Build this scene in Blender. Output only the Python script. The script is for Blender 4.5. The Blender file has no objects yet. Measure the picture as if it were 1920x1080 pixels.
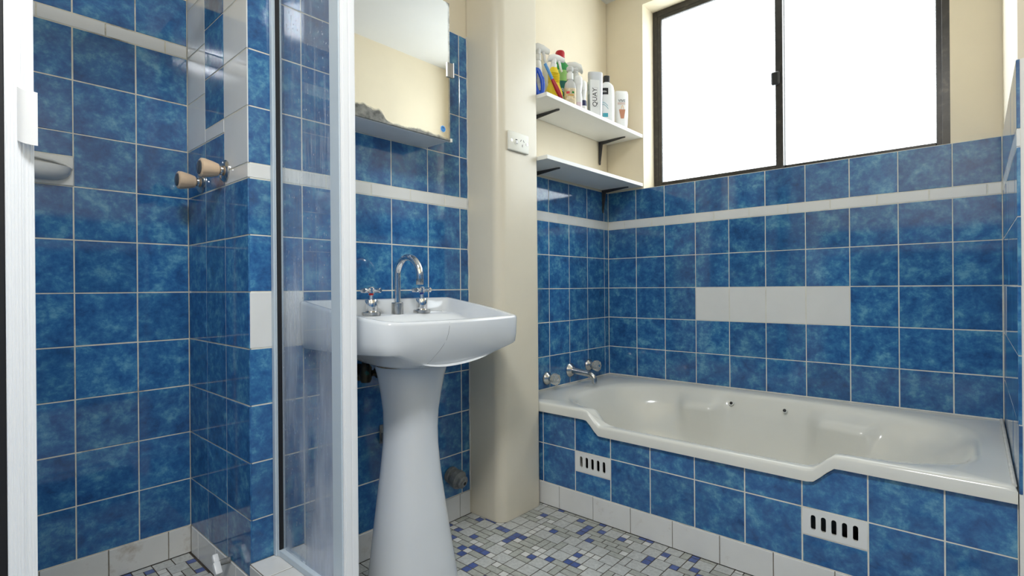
import bpy, bmesh, math, random
from mathutils import Vector, Matrix
from mathutils.bvhtree import BVHTree
random.seed(7)
scene = bpy.context.scene
C = scene.collection

# ------------------------------------------------------------------ camera
CAM_Z = 0.854
def make_camera():
    yaw, pit, rol, f = math.radians(41.802), math.radians(-0.03), math.radians(-0.467), 971.0
    fw = Vector((-math.sin(yaw)*math.cos(pit), math.cos(yaw)*math.cos(pit), math.sin(pit)))
    r = Vector((math.cos(yaw), math.sin(yaw), 0)); u = r.cross(fw)
    r2 = math.cos(rol)*r + math.sin(rol)*u; u2 = -math.sin(rol)*r + math.cos(rol)*u
    cd = bpy.data.cameras.new('camera'); cd.sensor_width = 36.0; cd.sensor_fit = 'HORIZONTAL'
    cd.lens = f/1920*36.0; cd.clip_start = 0.02; cd.clip_end = 50
    co = bpy.data.objects.new('camera', cd); C.objects.link(co)
    m = Matrix((r2, u2, -fw)).transposed().to_4x4(); m.translation = (0, 0, CAM_Z)
    co.matrix_world = m
    scene.camera = co
make_camera()

# ------------------------------------------------------------------ world, lights, exposure
W = bpy.data.worlds.new('world'); scene.world = W; W.use_nodes = True
bg = W.node_tree.nodes['Background']; bg.inputs[0].default_value = (0.88, 0.95, 1.0, 1); bg.inputs[1].default_value = 7.0
def area(name, loc, target, sx, sy, power, color=(1, 1, 1), portal=False, shape='RECTANGLE'):
    l = bpy.data.lights.new(name, 'AREA'); l.shape = shape; l.size = sx; l.size_y = sy
    l.energy = power; l.color = color
    o = bpy.data.objects.new(name, l); C.objects.link(o); o.location = loc
    o.rotation_euler = (Vector(target)-Vector(loc)).to_track_quat('-Z', 'Y').to_euler()
    if portal: l.cycles.is_portal = True
    return o
area('window_portal', (-0.645, 2.645, 1.81), (-0.645, 0, 1.81), 1.22, 0.98, 1, portal=True)
area('ceiling_light', (-0.12, -0.12, 2.325), (-0.12, -0.12, 0), 0.42, 0.42, 30, (0.94, 0.97, 1.0), shape='DISK')
vs = scene.view_settings
vs.view_transform = 'Standard'; vs.look = 'None'; vs.gamma = 1.0; vs.use_curve_mapping = False; vs.exposure = 0.22

# ------------------------------------------------------------------ materials
def nt(name):
    m = bpy.data.materials.new(name); m.use_nodes = True
    n = m.node_tree.nodes; l = m.node_tree.links
    return m, n, l, n['Principled BSDF']
def node(n, t, **kw):
    x = n.new(t)
    for k, v in kw.items():
        if k.startswith('i_'): x.inputs[k[2:].replace('_', ' ')].default_value = v
        else: setattr(x, k, v)
    return x
def ramp(n, stops):
    r = n.new('ShaderNodeValToRGB'); e = r.color_ramp.elements
    e[0].position, e[0].color = stops[0][0], (*stops[0][1], 1)
    e[1].position, e[1].color = stops[-1][0], (*stops[-1][1], 1)
    for p, c in stops[1:-1]:
        k = e.new(p); k.color = (*c, 1)
    return r
def coords(n, l, rand=True, out='Object', scale=None):
    tc = n.new('ShaderNodeTexCoord')
    src = tc.outputs[out]
    if rand:
        oi = n.new('ShaderNodeObjectInfo')
        mu = node(n, 'ShaderNodeMath', operation='MULTIPLY'); mu.inputs[1].default_value = 37.0
        l.new(oi.outputs['Random'], mu.inputs[0])
        ad = node(n, 'ShaderNodeVectorMath', operation='ADD')
        l.new(src, ad.inputs[0]); l.new(mu.outputs[0], ad.inputs[1]); src = ad.outputs[0]
    if scale:
        mp = n.new('ShaderNodeMapping'); mp.inputs['Scale'].default_value = scale
        l.new(src, mp.inputs[0]); src = mp.outputs[0]
    return src
def mix(n, l, fac, a, b):
    m = n.new('ShaderNodeMix'); m.data_type = 'RGBA'
    for s, v in ((m.inputs[0], fac), (m.inputs[6], a), (m.inputs[7], b)):
        if isinstance(v, bpy.types.NodeSocket): l.new(v, s)
        elif isinstance(v, (int, float)): s.default_value = v
        else: s.default_value = (*v, 1)
    return m.outputs[2]
M = {}
def simple(name, col, rough=0.5, metal=0.0, trans=0.0, noise=0.0, nscale=20.0, bump=0.0, coat=0.0, spec=0.5, alpha=1.0, ior=1.45, dirt=None, dscale=8.0, dpos=(0.55, 0.75), damt=0.6):
    m, n, l, b = nt(name)
    b.inputs['Base Color'].default_value = (*col, 1); b.inputs['Roughness'].default_value = rough
    b.inputs['Metallic'].default_value = metal; b.inputs['Transmission Weight'].default_value = trans
    b.inputs['Coat Weight'].default_value = coat; b.inputs['Specular IOR Level'].default_value = spec
    b.inputs['IOR'].default_value = ior; b.inputs['Coat Roughness'].default_value = 0.05
    b.inputs['Alpha'].default_value = alpha
    src = None
    if noise or bump or dirt:
        src = coords(n, l)
        nz = node(n, 'ShaderNodeTexNoise', i_Scale=nscale, i_Detail=5.0, i_Roughness=0.6); l.new(src, nz.inputs['Vector'])
        out = None
        if noise:
            r = ramp(n, [(0.3, tuple(c*(1-noise) for c in col)), (0.7, tuple(min(1, c*(1+noise*0.6)) for c in col))])
            l.new(nz.outputs['Fac'], r.inputs[0]); out = r.outputs[0]
        if dirt:
            n2 = node(n, 'ShaderNodeTexNoise', i_Scale=dscale, i_Detail=8.0, i_Roughness=0.7); l.new(src, n2.inputs['Vector'])
            mr = node(n, 'ShaderNodeMapRange', i_From_Min=dpos[0], i_From_Max=dpos[1], i_To_Max=damt); l.new(n2.outputs['Fac'], mr.inputs[0])
            out = mix(n, l, mr.outputs[0], out if out else col, dirt)
        if out: l.new(out, b.inputs['Base Color'])
        if bump:
            bp = node(n, 'ShaderNodeBump', i_Strength=bump, i_Distance=0.002); l.new(nz.outputs['Fac'], bp.inputs['Height']); l.new(bp.outputs[0], b.inputs['Normal'])
    M[name] = m
    return m

def blue_tile():
    m, n, l, b = nt('blue_glaze')
    src = coords(n, l)
    a = node(n, 'ShaderNodeTexNoise', i_Scale=16.0, i_Detail=8.0, i_Roughness=0.66, i_Distortion=0.25); l.new(src, a.inputs['Vector'])
    c = node(n, 'ShaderNodeTexNoise', i_Scale=58.0, i_Detail=6.0, i_Roughness=0.68, i_Distortion=0.3); l.new(src, c.inputs['Vector'])
    mm = node(n, 'ShaderNodeMath', operation='MULTIPLY_ADD'); mm.inputs[1].default_value = 0.52
    l.new(c.outputs['Fac'], mm.inputs[0]); l.new(a.outputs['Fac'], mm.inputs[2])
    r = ramp(n, [(0.54, (0.023, 0.078, 0.215)), (0.69, (0.029, 0.122, 0.310)), (0.79, (0.041, 0.168, 0.365)), (0.87, (0.075, 0.245, 0.425)), (0.97, (0.135, 0.350, 0.500))])
    l.new(mm.outputs[0], r.inputs[0])
    oi = n.new('ShaderNodeObjectInfo')
    hs = node(n, 'ShaderNodeHueSaturation'); mr = node(n, 'ShaderNodeMapRange', i_To_Min=0.90, i_To_Max=1.10)
    l.new(oi.outputs['Random'], mr.inputs[0]); l.new(mr.outputs[0], hs.inputs['Value']); l.new(r.outputs[0], hs.inputs['Color'])
    l.new(hs.outputs[0], b.inputs['Base Color'])
    b.inputs['Roughness'].default_value = 0.07; b.inputs['Specular IOR Level'].default_value = 0.6
    w = node(n, 'ShaderNodeTexNoise', i_Scale=9.0, i_Detail=2.0); l.new(src, w.inputs['Vector'])
    bp = node(n, 'ShaderNodeBump', i_Strength=0.05, i_Distance=0.004); l.new(w.outputs['Fac'], bp.inputs['Height']); l.new(bp.outputs[0], b.inputs['Normal'])
    M['blue_glaze'] = m
blue_tile()
simple('white_glaze', (0.78, 0.78, 0.755), 0.12, noise=0.03, nscale=9)
simple('white_base', (0.74, 0.735, 0.71), 0.16, noise=0.04, nscale=9, dirt=(0.30, 0.20, 0.10), dscale=14, dpos=(0.62, 0.80), damt=0.5)
simple('white_stained', (0.70, 0.69, 0.65), 0.2, noise=0.05, nscale=9, dirt=(0.26, 0.17, 0.08), dscale=9, dpos=(0.54, 0.74), damt=0.75)
simple('grout', (0.70, 0.665, 0.55), 0.85, noise=0.15, nscale=30, dirt=(0.10, 0.075, 0.05), dscale=5, dpos=(0.56, 0.68), damt=0.75)
simple('grout_clean', (0.76, 0.74, 0.64), 0.85, noise=0.12, nscale=30, dirt=(0.30, 0.24, 0.16), dscale=6, dpos=(0.58, 0.74), damt=0.5)
simple('grout_dark', (0.20, 0.165, 0.12), 0.9, noise=0.4, nscale=40, dirt=(0.45, 0.40, 0.32), dscale=12, dpos=(0.5, 0.7), damt=0.7)
simple('grout_floor', (0.075, 0.06, 0.045), 0.9, noise=0.4, nscale=40)
simple('cream_paint', (0.83, 0.735, 0.555), 0.55, noise=0.035, nscale=3.5, bump=0.05)
simple('column_paint', (0.76, 0.69, 0.545), 0.33, noise=0.04, nscale=4.0, bump=0.06, dirt=(0.45, 0.36, 0.22), dscale=11, dpos=(0.70, 0.82), damt=0.45)
simple('jamb_paint', (0.86, 0.83, 0.76), 0.45, noise=0.05, nscale=6, dirt=(0.33, 0.27, 0.20), dscale=26, dpos=(0.66, 0.74), damt=0.6)
simple('ceiling_paint', (0.86, 0.86, 0.84), 0.7, noise=0.02, nscale=3)
simple('porcelain', (0.715, 0.735, 0.75), 0.09, noise=0.015, nscale=5, coat=0.3)
simple('bath_enamel', (0.74, 0.73, 0.665), 0.14, noise=0.03, nscale=4, coat=0.2)
simple('crack_line', (0.30, 0.31, 0.32), 0.6)
simple('joint_dirt', (0.20, 0.14, 0.07), 0.9, noise=0.5, nscale=90)
simple('chrome', (0.78, 0.78, 0.78), 0.09, 1.0, noise=0.06, nscale=25)
simple('chrome_worn', (0.60, 0.59, 0.57), 0.22, 1.0, noise=0.25, nscale=40, dirt=(0.30, 0.26, 0.20), dscale=45, dpos=(0.60, 0.75), damt=0.5)
simple('dull_metal', (0.30, 0.29, 0.27), 0.35, 0.8)
simple('sealant', (0.66, 0.64, 0.58), 0.45, noise=0.15, nscale=40, dirt=(0.22, 0.18, 0.12), dscale=30, dpos=(0.62, 0.75), damt=0.6)
simple('tap_hole_black', (0.02, 0.02, 0.02), 0.6)
simple('hot_red', (0.60, 0.02, 0.02), 0.35)
simple('cold_blue', (0.02, 0.05, 0.30), 0.35)
simple('beige_plastic', (0.72, 0.53, 0.36), 0.30, noise=0.06, nscale=20)
simple('smoke_cap', (0.07, 0.075, 0.08), 0.15)
simple('acrylic', (0.86, 0.84, 0.76), 0.10, trans=0.75, ior=1.30)
simple('white_alu', (0.88, 0.89, 0.90), 0.30)
simple('pale_alu', (0.58, 0.66, 0.72), 0.30, noise=0.04, nscale=6)
simple('white_plastic', (0.84, 0.84, 0.83), 0.3)
simple('ivory_plastic', (0.78, 0.76, 0.66), 0.35)
simple('dark_slot', (0.015, 0.013, 0.012), 0.8)
simple('black_rubber', (0.010, 0.010, 0.012), 0.6)
simple('bronze_alu', (0.040, 0.036, 0.031), 0.34, 0.25, noise=0.3, nscale=30, dirt=(0.12, 0.10, 0.08), dscale=30, dpos=(0.55, 0.75), damt=0.6)
simple('black_plastic', (0.015, 0.015, 0.016), 0.35)
simple('shelf_laminate', (0.82, 0.81, 0.765), 0.4, noise=0.03, nscale=5, dirt=(0.45, 0.25, 0.06), dscale=16, dpos=(0.72, 0.80), damt=0.6)
simple('shelf_underside', (0.80, 0.79, 0.75), 0.4)
simple('bracket_grey', (0.085, 0.085, 0.09), 0.4, 0.4)
simple('cabinet_white', (0.62, 0.64, 0.65), 0.4, noise=0.05, nscale=12)
simple('pvc_grey', (0.20, 0.205, 0.20), 0.5, noise=0.25, nscale=50, dirt=(0.46, 0.44, 0.38), dscale=70, dpos=(0.50, 0.7), damt=0.55)
simple('old_brass', (0.055, 0.045, 0.026), 0.40, 0.6, noise=0.4, nscale=60, dirt=(0.03, 0.20, 0.17), dscale=60, dpos=(0.60, 0.7), damt=0.8)
simple('soap_ceramic', (0.72, 0.71, 0.67), 0.2, noise=0.05, nscale=12, dirt=(0.45, 0.42, 0.36), dscale=18, dpos=(0.6, 0.8), damt=0.4)
simple('mosaic_blue', (0.08, 0.12, 0.31), 0.25, noise=0.25, nscale=60)
simple('mosaic_stone', (0.50, 0.51, 0.49), 0.35, noise=0.22, nscale=85, dirt=(0.24, 0.25, 0.24), dscale=160, dpos=(0.52, 0.68), damt=0.5)
simple('mosaic_sage', (0.40, 0.41, 0.37), 0.35, noise=0.22, nscale=85, dirt=(0.20, 0.21, 0.19), dscale=160, dpos=(0.52, 0.68), damt=0.5)
simple('mosaic_white', (0.63, 0.63, 0.60), 0.3, noise=0.10, nscale=80)
simple('sticker_blue', (0.02, 0.24, 0.66), 0.3)
simple('sticker_ring', (0.80, 0.82, 0.80), 0.4)
simple('ink_black', (0.012, 0.012, 0.014), 0.5)
# bottle materials
simple('clear_plastic', (0.83, 0.83, 0.82), 0.15, trans=0.35, ior=1.2)
simple('milky_plastic', (0.83, 0.83, 0.81), 0.25)
simple('yellow_plastic', (0.80, 0.60, 0.02), 0.25)
simple('green_plastic', (0.02, 0.25, 0.05), 0.22)
simple('lime_print', (0.30, 0.55, 0.16), 0.4)
simple('teal_print', (0.005, 0.13, 0.10), 0.4)
simple('red_plastic', (0.42, 0.008, 0.018), 0.3)
simple('bright_red', (0.65, 0.01, 0.02), 0.35)
simple('blue_plastic', (0.02, 0.09, 0.52), 0.25)
simple('sky_plastic', (0.09, 0.30, 0.62), 0.3)
simple('navy_print', (0.012, 0.018, 0.08), 0.35)
simple('orange_liquid', (0.80, 0.52, 0.20), 0.3)
simple('amber_print', (0.80, 0.42, 0.05), 0.4)
simple('label_cream', (0.78, 0.66, 0.44), 0.5, noise=0.45, nscale=70)
simple('pink_plastic', (0.76, 0.62, 0.68), 0.3)
simple('silver_plastic', (0.62, 0.63, 0.66), 0.28, 0.35)
simple('card_white', (0.82, 0.82, 0.80), 0.55)
simple('grey_print', (0.33, 0.34, 0.34), 0.5, noise=0.35, nscale=120)
simple('teal_label', (0.06, 0.36, 0.44), 0.4)
simple('copper_print', (0.52, 0.23, 0.14), 0.4)
simple('brush_grey', (0.40, 0.40, 0.38), 0.7, noise=0.3, nscale=90)

def mirror_mat():
    m, n, l, b = nt('mirror_silver')
    b.inputs['Base Color'].default_value = (0.93, 0.93, 0.91, 1); b.inputs['Metallic'].default_value = 1; b.inputs['Roughness'].default_value = 0.015
    tc = n.new('ShaderNodeTexCoord'); sep = n.new('ShaderNodeSeparateXYZ'); l.new(tc.outputs['Object'], sep.inputs[0])
    nz = node(n, 'ShaderNodeTexNoise', i_Scale=26.0, i_Detail=3.0, i_Roughness=0.5); l.new(tc.outputs['Object'], nz.inputs['Vector'])
    # height of the decay edge above the bottom: deep at the left, thin at the right
    hr = n.new('ShaderNodeFloatCurve'); cu = hr.mapping.curves[0]
    for i, (x, y) in enumerate(((0.0, 0.62), (0.25, 0.58), (0.33, 0.14))):
        if i < 2: cu.points[i].location = (x, y)
        else: cu.points.new(x, y)
    cu.points.new(0.16, 0.62); cu.points.new(1.0, 0.10); cu.points.new(0.60, 0.20)
    mr = node(n, 'ShaderNodeMapRange', i_From_Min=0.795, i_From_Max=1.15); l.new(sep.outputs['Y'], mr.inputs[0])
    l.new(mr.outputs[0], hr.inputs['Value'])
    zz = node(n, 'ShaderNodeMapRange', i_From_Min=1.345, i_From_Max=1.405); l.new(sep.outputs['Z'], zz.inputs[0])
    ns = node(n, 'ShaderNodeMath', operation='MULTIPLY_ADD'); ns.inputs[1].default_value = 0.36; ns.inputs[2].default_value = -0.18
    l.new(nz.outputs['Fac'], ns.inputs[0])
    ad = node(n, 'ShaderNodeMath', operation='ADD'); l.new(hr.outputs[0], ad.inputs[0]); l.new(ns.outputs[0], ad.inputs[1])
    sb = node(n, 'ShaderNodeMath', operation='SUBTRACT'); l.new(ad.outputs[0], sb.inputs[0]); l.new(zz.outputs[0], sb.inputs[1])
    f = node(n, 'ShaderNodeMapRange', i_From_Min=-0.02, i_From_Max=0.10); l.new(sb.outputs[0], f.inputs[0])
    # right edge and top corner
    ye = node(n, 'ShaderNodeMapRange', i_From_Min=1.144, i_From_Max=1.150); l.new(sep.outputs['Y'], ye.inputs[0])
    y2 = node(n, 'ShaderNodeMath', operation='MULTIPLY'); l.new(ye.outputs[0], y2.inputs[0]); l.new(nz.outputs['Fac'], y2.inputs[1])
    yc = node(n, 'ShaderNodeMath', operation='ADD'); l.new(sep.outputs['Y'], yc.inputs[0]); l.new(sep.outputs['Z'], yc.inputs[1])
    yk = node(n, 'ShaderNodeMapRange', i_From_Min=2.935, i_From_Max=2.95); l.new(yc.outputs[0], yk.inputs[0])
    mx = node(n, 'ShaderNodeMath', operation='MAXIMUM'); l.new(f.outputs[0], mx.inputs[0]); l.new(y2.outputs[0], mx.inputs[1])
    mx2 = node(n, 'ShaderNodeMath', operation='MAXIMUM'); l.new(mx.outputs[0], mx2.inputs[0]); l.new(yk.outputs[0], mx2.inputs[1])
    n3 = node(n, 'ShaderNodeTexNoise', i_Scale=55.0, i_Detail=4.0); l.new(tc.outputs['Object'], n3.inputs['Vector'])
    r = ramp(n, [(0.3, (0.10, 0.10, 0.09)), (0.5, (0.22, 0.22, 0.20)), (0.7, (0.34, 0.33, 0.29))]); l.new(n3.outputs['Fac'], r.inputs[0])
    d = node(n, 'ShaderNodeBsdfPrincipled'); l.new(r.outputs[0], d.inputs['Base Color']); d.inputs['Roughness'].default_value = 0.6
    ms = n.new('ShaderNodeMixShader'); l.new(mx2.outputs[0], ms.inputs[0]); l.new(b.outputs[0], ms.inputs[1]); l.new(d.outputs[0], ms.inputs[2])
    l.new(ms.outputs[0], n['Material Output'].inputs[0]); M['mirror_silver'] = m
mirror_mat()

def shower_glass():
    m, n, l, b = nt('shower_glass'); n.remove(b)
    tr = node(n, 'ShaderNodeBsdfTransparent'); tr.inputs[0].default_value = (0.95, 0.97, 0.99, 1)
    gl = node(n, 'ShaderNodeBsdfGlossy'); gl.inputs['Roughness'].default_value = 0.02
    fr = node(n, 'ShaderNodeFresnel')
    ge = n.new('ShaderNodeNewGeometry'); io = node(n, 'ShaderNodeMapRange', i_To_Min=1.5, i_To_Max=1/1.5); l.new(ge.outputs['Backfacing'], io.inputs[0]); l.new(io.outputs[0], fr.inputs['IOR'])
    m1 = n.new('ShaderNodeMixShader'); l.new(fr.outputs[0], m1.inputs[0]); l.new(tr.outputs[0], m1.inputs[1]); l.new(gl.outputs[0], m1.inputs[2])
    tc = n.new('ShaderNodeTexCoord')
    mp = n.new('ShaderNodeMapping'); mp.inputs['Scale'].default_value = (60, 60, 5); l.new(tc.outputs['Object'], mp.inputs[0])
    st = node(n, 'ShaderNodeTexNoise', i_Scale=1.0, i_Detail=7.0, i_Roughness=0.7); l.new(mp.outputs[0], st.inputs['Vector'])
    mp2 = n.new('ShaderNodeMapping'); mp2.inputs['Scale'].default_value = (9, 9, 2.2); l.new(tc.outputs['Object'], mp2.inputs[0])
    bl = node(n, 'ShaderNodeTexNoise', i_Scale=1.0, i_Detail=3.0); l.new(mp2.outputs[0], bl.inputs['Vector'])
    mp3 = n.new('ShaderNodeMapping'); mp3.inputs['Scale'].default_value = (170, 170, 80); l.new(tc.outputs['Object'], mp3.inputs[0])
    sp = node(n, 'ShaderNodeTexNoise', i_Scale=1.0, i_Detail=2.0); l.new(mp3.outputs[0], sp.inputs['Vector'])
    sep = n.new('ShaderNodeSeparateXYZ'); l.new(tc.outputs['Object'], sep.inputs[0])
    low = node(n, 'ShaderNodeMapRange', i_From_Min=0.85, i_From_Max=0.12, i_To_Min=0.0, i_To_Max=0.85); l.new(sep.outputs['Z'], low.inputs[0])  # soap scum builds up towards the bottom rail
    s1 = node(n, 'ShaderNodeMapRange', i_From_Min=0.50, i_From_Max=0.78, i_To_Max=0.50); l.new(st.outputs['Fac'], s1.inputs[0])
    s2 = node(n, 'ShaderNodeMapRange', i_From_Min=0.40, i_From_Max=0.66, i_To_Max=1.0); l.new(bl.outputs['Fac'], s2.inputs[0])
    a = node(n, 'ShaderNodeMath', operation='MULTIPLY'); l.new(s1.outputs[0], a.inputs[0]); l.new(s2.outputs[0], a.inputs[1])
    lw = node(n, 'ShaderNodeMath', operation='MULTIPLY'); l.new(low.outputs[0], lw.inputs[0]); l.new(s2.outputs[0], lw.inputs[1])
    a2 = node(n, 'ShaderNodeMath', operation='ADD'); l.new(a.outputs[0], a2.inputs[0]); l.new(lw.outputs[0], a2.inputs[1])
    s3 = node(n, 'ShaderNodeMapRange', i_From_Min=0.70, i_From_Max=0.74, i_To_Max=0.55); l.new(sp.outputs['Fac'], s3.inputs[0])
    a3 = node(n, 'ShaderNodeMath', operation='MAXIMUM'); l.new(a2.outputs[0], a3.inputs[0]); l.new(s3.outputs[0], a3.inputs[1])
    a4 = node(n, 'ShaderNodeMath', operation='ADD'); a4.use_clamp = True; a4.inputs[1].default_value = 0.05; l.new(a3.outputs[0], a4.inputs[0])
    df = node(n, 'ShaderNodeBsdfDiffuse'); df.inputs[0].default_value = (0.74, 0.78, 0.86, 1)
    tl = node(n, 'ShaderNodeBsdfTranslucent'); tl.inputs[0].default_value = (0.74, 0.78, 0.86, 1)
    md = n.new('ShaderNodeMixShader'); md.inputs[0].default_value = 0.4; l.new(df.outputs[0], md.inputs[1]); l.new(tl.outputs[0], md.inputs[2])
    m2 = n.new('ShaderNodeMixShader'); l.new(a4.outputs[0], m2.inputs[0]); l.new(m1.outputs[0], m2.inputs[1]); l.new(md.outputs[0], m2.inputs[2])
    l.new(m2.outputs[0], n['Material Output'].inputs[0]); M['shower_glass'] = m
shower_glass()

def obscure_glass():
    m, n, l, b = nt('obscure_glass'); n.remove(b)
    tc = n.new('ShaderNodeTexCoord')
    nz = node(n, 'ShaderNodeTexNoise', i_Scale=190.0, i_Detail=2.0); l.new(tc.outputs['Object'], nz.inputs['Vector'])
    bp = node(n, 'ShaderNodeBump', i_Strength=0.5, i_Distance=0.002); l.new(nz.outputs['Fac'], bp.inputs['Height'])
    tr = node(n, 'ShaderNodeBsdfTransparent'); tr.inputs[0].default_value = (0.96, 0.97, 0.97, 1)
    tl = node(n, 'ShaderNodeBsdfTranslucent'); tl.inputs[0].default_value = (0.9, 0.9, 0.9, 1); l.new(bp.outputs[0], tl.inputs['Normal'])
    gl = node(n, 'ShaderNodeBsdfGlossy'); gl.inputs['Roughness'].default_value = 0.25; l.new(bp.outputs[0], gl.inputs['Normal'])
    mr = node(n, 'ShaderNodeMapRange', i_From_Min=0.35, i_From_Max=0.65, i_To_Min=0.1, i_To_Max=0.5); l.new(nz.outputs['Fac'], mr.inputs[0])
    a = n.new('ShaderNodeMixShader'); l.new(mr.outputs[0], a.inputs[0]); l.new(tr.outputs[0], a.inputs[1]); l.new(tl.outputs[0], a.inputs[2])
    c = n.new('ShaderNodeMixShader'); c.inputs[0].default_value = 0.05; l.new(a.outputs[0], c.inputs[1]); l.new(gl.outputs[0], c.inputs[2])
    l.new(c.outputs[0], n['Material Output'].inputs[0]); M['obscure_glass'] = m
obscure_glass()

# ------------------------------------------------------------------ mesh helpers
def setp(o, label=None, cat=None, group=None, kind=None):
    if label: o['label'] = label
    if cat: o['category'] = cat
    if group: o['group'] = group
    if kind: o['kind'] = kind
    return o
def link(name, me, mat=None, parent=None, smooth=False, angle=None):
    if mat and not me.materials: me.materials.append(M[mat])
    o = bpy.data.objects.new(name, me); C.objects.link(o)
    if parent: o.parent = parent
    if smooth:
        me.shade_smooth()
        if angle: me.set_sharp_from_angle(angle=math.radians(angle))
    return o
def obj(name, bm, mat, parent=None, smooth=False, angle=35):
    bmesh.ops.recalc_face_normals(bm, faces=bm.faces)
    me = bpy.data.meshes.new(name); bm.to_mesh(me); bm.free()
    return link(name, me, mat, parent, smooth, angle)
def empty(name, loc=(0, 0, 0), label=None, cat=None, group=None, kind=None, rotz=0):
    o = bpy.data.objects.new(name, None); C.objects.link(o); o.location = loc; o.rotation_euler = (0, 0, rotz)
    o.empty_display_size = 0.05
    return setp(o, label, cat, group, kind)
def bx(bm, lo, hi, bevel=0.0, seg=1, mat4=None):
    t = bmesh.new(); bmesh.ops.create_cube(t, size=1.0)
    for v in t.verts: v.co = Vector(((lo[i]+hi[i])/2 + v.co[i]*(hi[i]-lo[i]) for i in range(3)))
    if bevel: bmesh.ops.bevel(t, geom=list(t.edges), offset=bevel, segments=seg, profile=0.5, affect='EDGES')
    if mat4: bmesh.ops.transform(t, matrix=mat4, verts=t.verts)
    add(bm, t)
def add(bm, t):
    vm = {v: bm.verts.new(v.co) for v in t.verts}
    for f in t.faces:
        try: bm.faces.new([vm[v] for v in f.verts])
        except ValueError: pass
    t.free()
def box(name, lo, hi, mat, parent=None, bevel=0.0, seg=1, smooth=False):
    bm = bmesh.new(); bx(bm, lo, hi, bevel, seg); return obj(name, bm, mat, parent, smooth)
def loft(bm, rings, cap0=True, cap1=True, closed=True):
    vr = [[bm.verts.new(p) for p in r] for r in rings]
    n = len(rings[0])
    for a, b in zip(vr, vr[1:]):
        for i in range(n if closed else n-1):
            j = (i+1) % n
            bm.faces.new((a[i], a[j], b[j], b[i]))
    if cap0: bm.faces.new(list(reversed(vr[0])))
    if cap1: bm.faces.new(vr[-1])
    return vr
def frame_of(d):
    d = Vector(d).normalized(); a = Vector((0, 0, 1)) if abs(d.z) < 0.9 else Vector((1, 0, 0))
    u = d.cross(a).normalized(); return u, d.cross(u).normalized(), d
def lathe(bm, org, d, prof, n=24, cap0=True, cap1=True, star=None):
    u, v, w = frame_of(d); org = Vector(org)
    rings = []
    for t, r in prof:
        rings.append([org + w*t + (u*math.cos(2*math.pi*i/n) + v*math.sin(2*math.pi*i/n))*(r*(star(i/n, t) if star else 1)) for i in range(n)])
    loft(bm, rings, cap0, cap1)
def tube(bm, path, r, n=14, cap=True):
    path = [Vector(p) for p in path]; rings = []
    rr = r if isinstance(r, (list, tuple)) else [r]*len(path)
    d0 = (path[1]-path[0]).normalized(); u, v, _ = frame_of(d0)
    for i, p in enumerate(path):
        d = (path[min(i+1, len(path)-1)] - path[max(i-1, 0)]).normalized()
        u = (u - d*u.dot(d)).normalized(); v = d.cross(u)
        rings.append([p + (u*math.cos(2*math.pi*k/n)+v*math.sin(2*math.pi*k/n))*rr[i] for k in range(n)])
    loft(bm, rings, cap, cap)
def prism(bm, pts, n, thick):      # polygon (3d points) extruded along n
    n = Vector(n)*thick
    a = [bm.verts.new(Vector(p)) for p in pts]; b = [bm.verts.new(Vector(p)-n) for p in pts]
    bm.faces.new(a); bm.faces.new(list(reversed(b)))
    for i in range(len(pts)):
        j = (i+1) % len(pts); bm.faces.new((a[j], a[i], b[i], b[j]))
def curve_mesh(cu):
    o = bpy.data.objects.new('tmp', cu); C.objects.link(o)
    dg = bpy.context.evaluated_depsgraph_get(); me = bpy.data.meshes.new_from_object(o.evaluated_get(dg))
    bpy.data.objects.remove(o); bpy.data.curves.remove(cu)
    return me
def text_mesh(s, size, ext=0.0002):
    cu = bpy.data.curves.new('txt', 'FONT'); cu.body = s; cu.size = size; cu.extrude = ext
    cu.align_x = 'CENTER'; cu.align_y = 'CENTER'
    cu.resolution_u = 3
    return curve_mesh(cu)
def plate_holes(outer, holes, ext):
    cu = bpy.data.curves.new('plate', 'CURVE'); cu.dimensions = '2D'; cu.fill_mode = 'BOTH'; cu.extrude = ext
    for pts in [outer]+holes:
        s = cu.splines.new('POLY'); s.points.add(len(pts)-1); s.use_cyclic_u = True
        for p, q in zip(s.points, pts): p.co = (q[0], q[1], 0, 1)
    return curve_mesh(cu)
def basis(org, U, V, N):
    m = Matrix((Vector(U), Vector(V), Vector(N))).transposed().to_4x4(); m.translation = org; return m
def arc(c, r, a0, a1, n):
    return [(c[0]+r*math.cos(a0+(a1-a0)*i/n), c[1]+r*math.sin(a0+(a1-a0)*i/n)) for i in range(n+1)]

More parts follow.
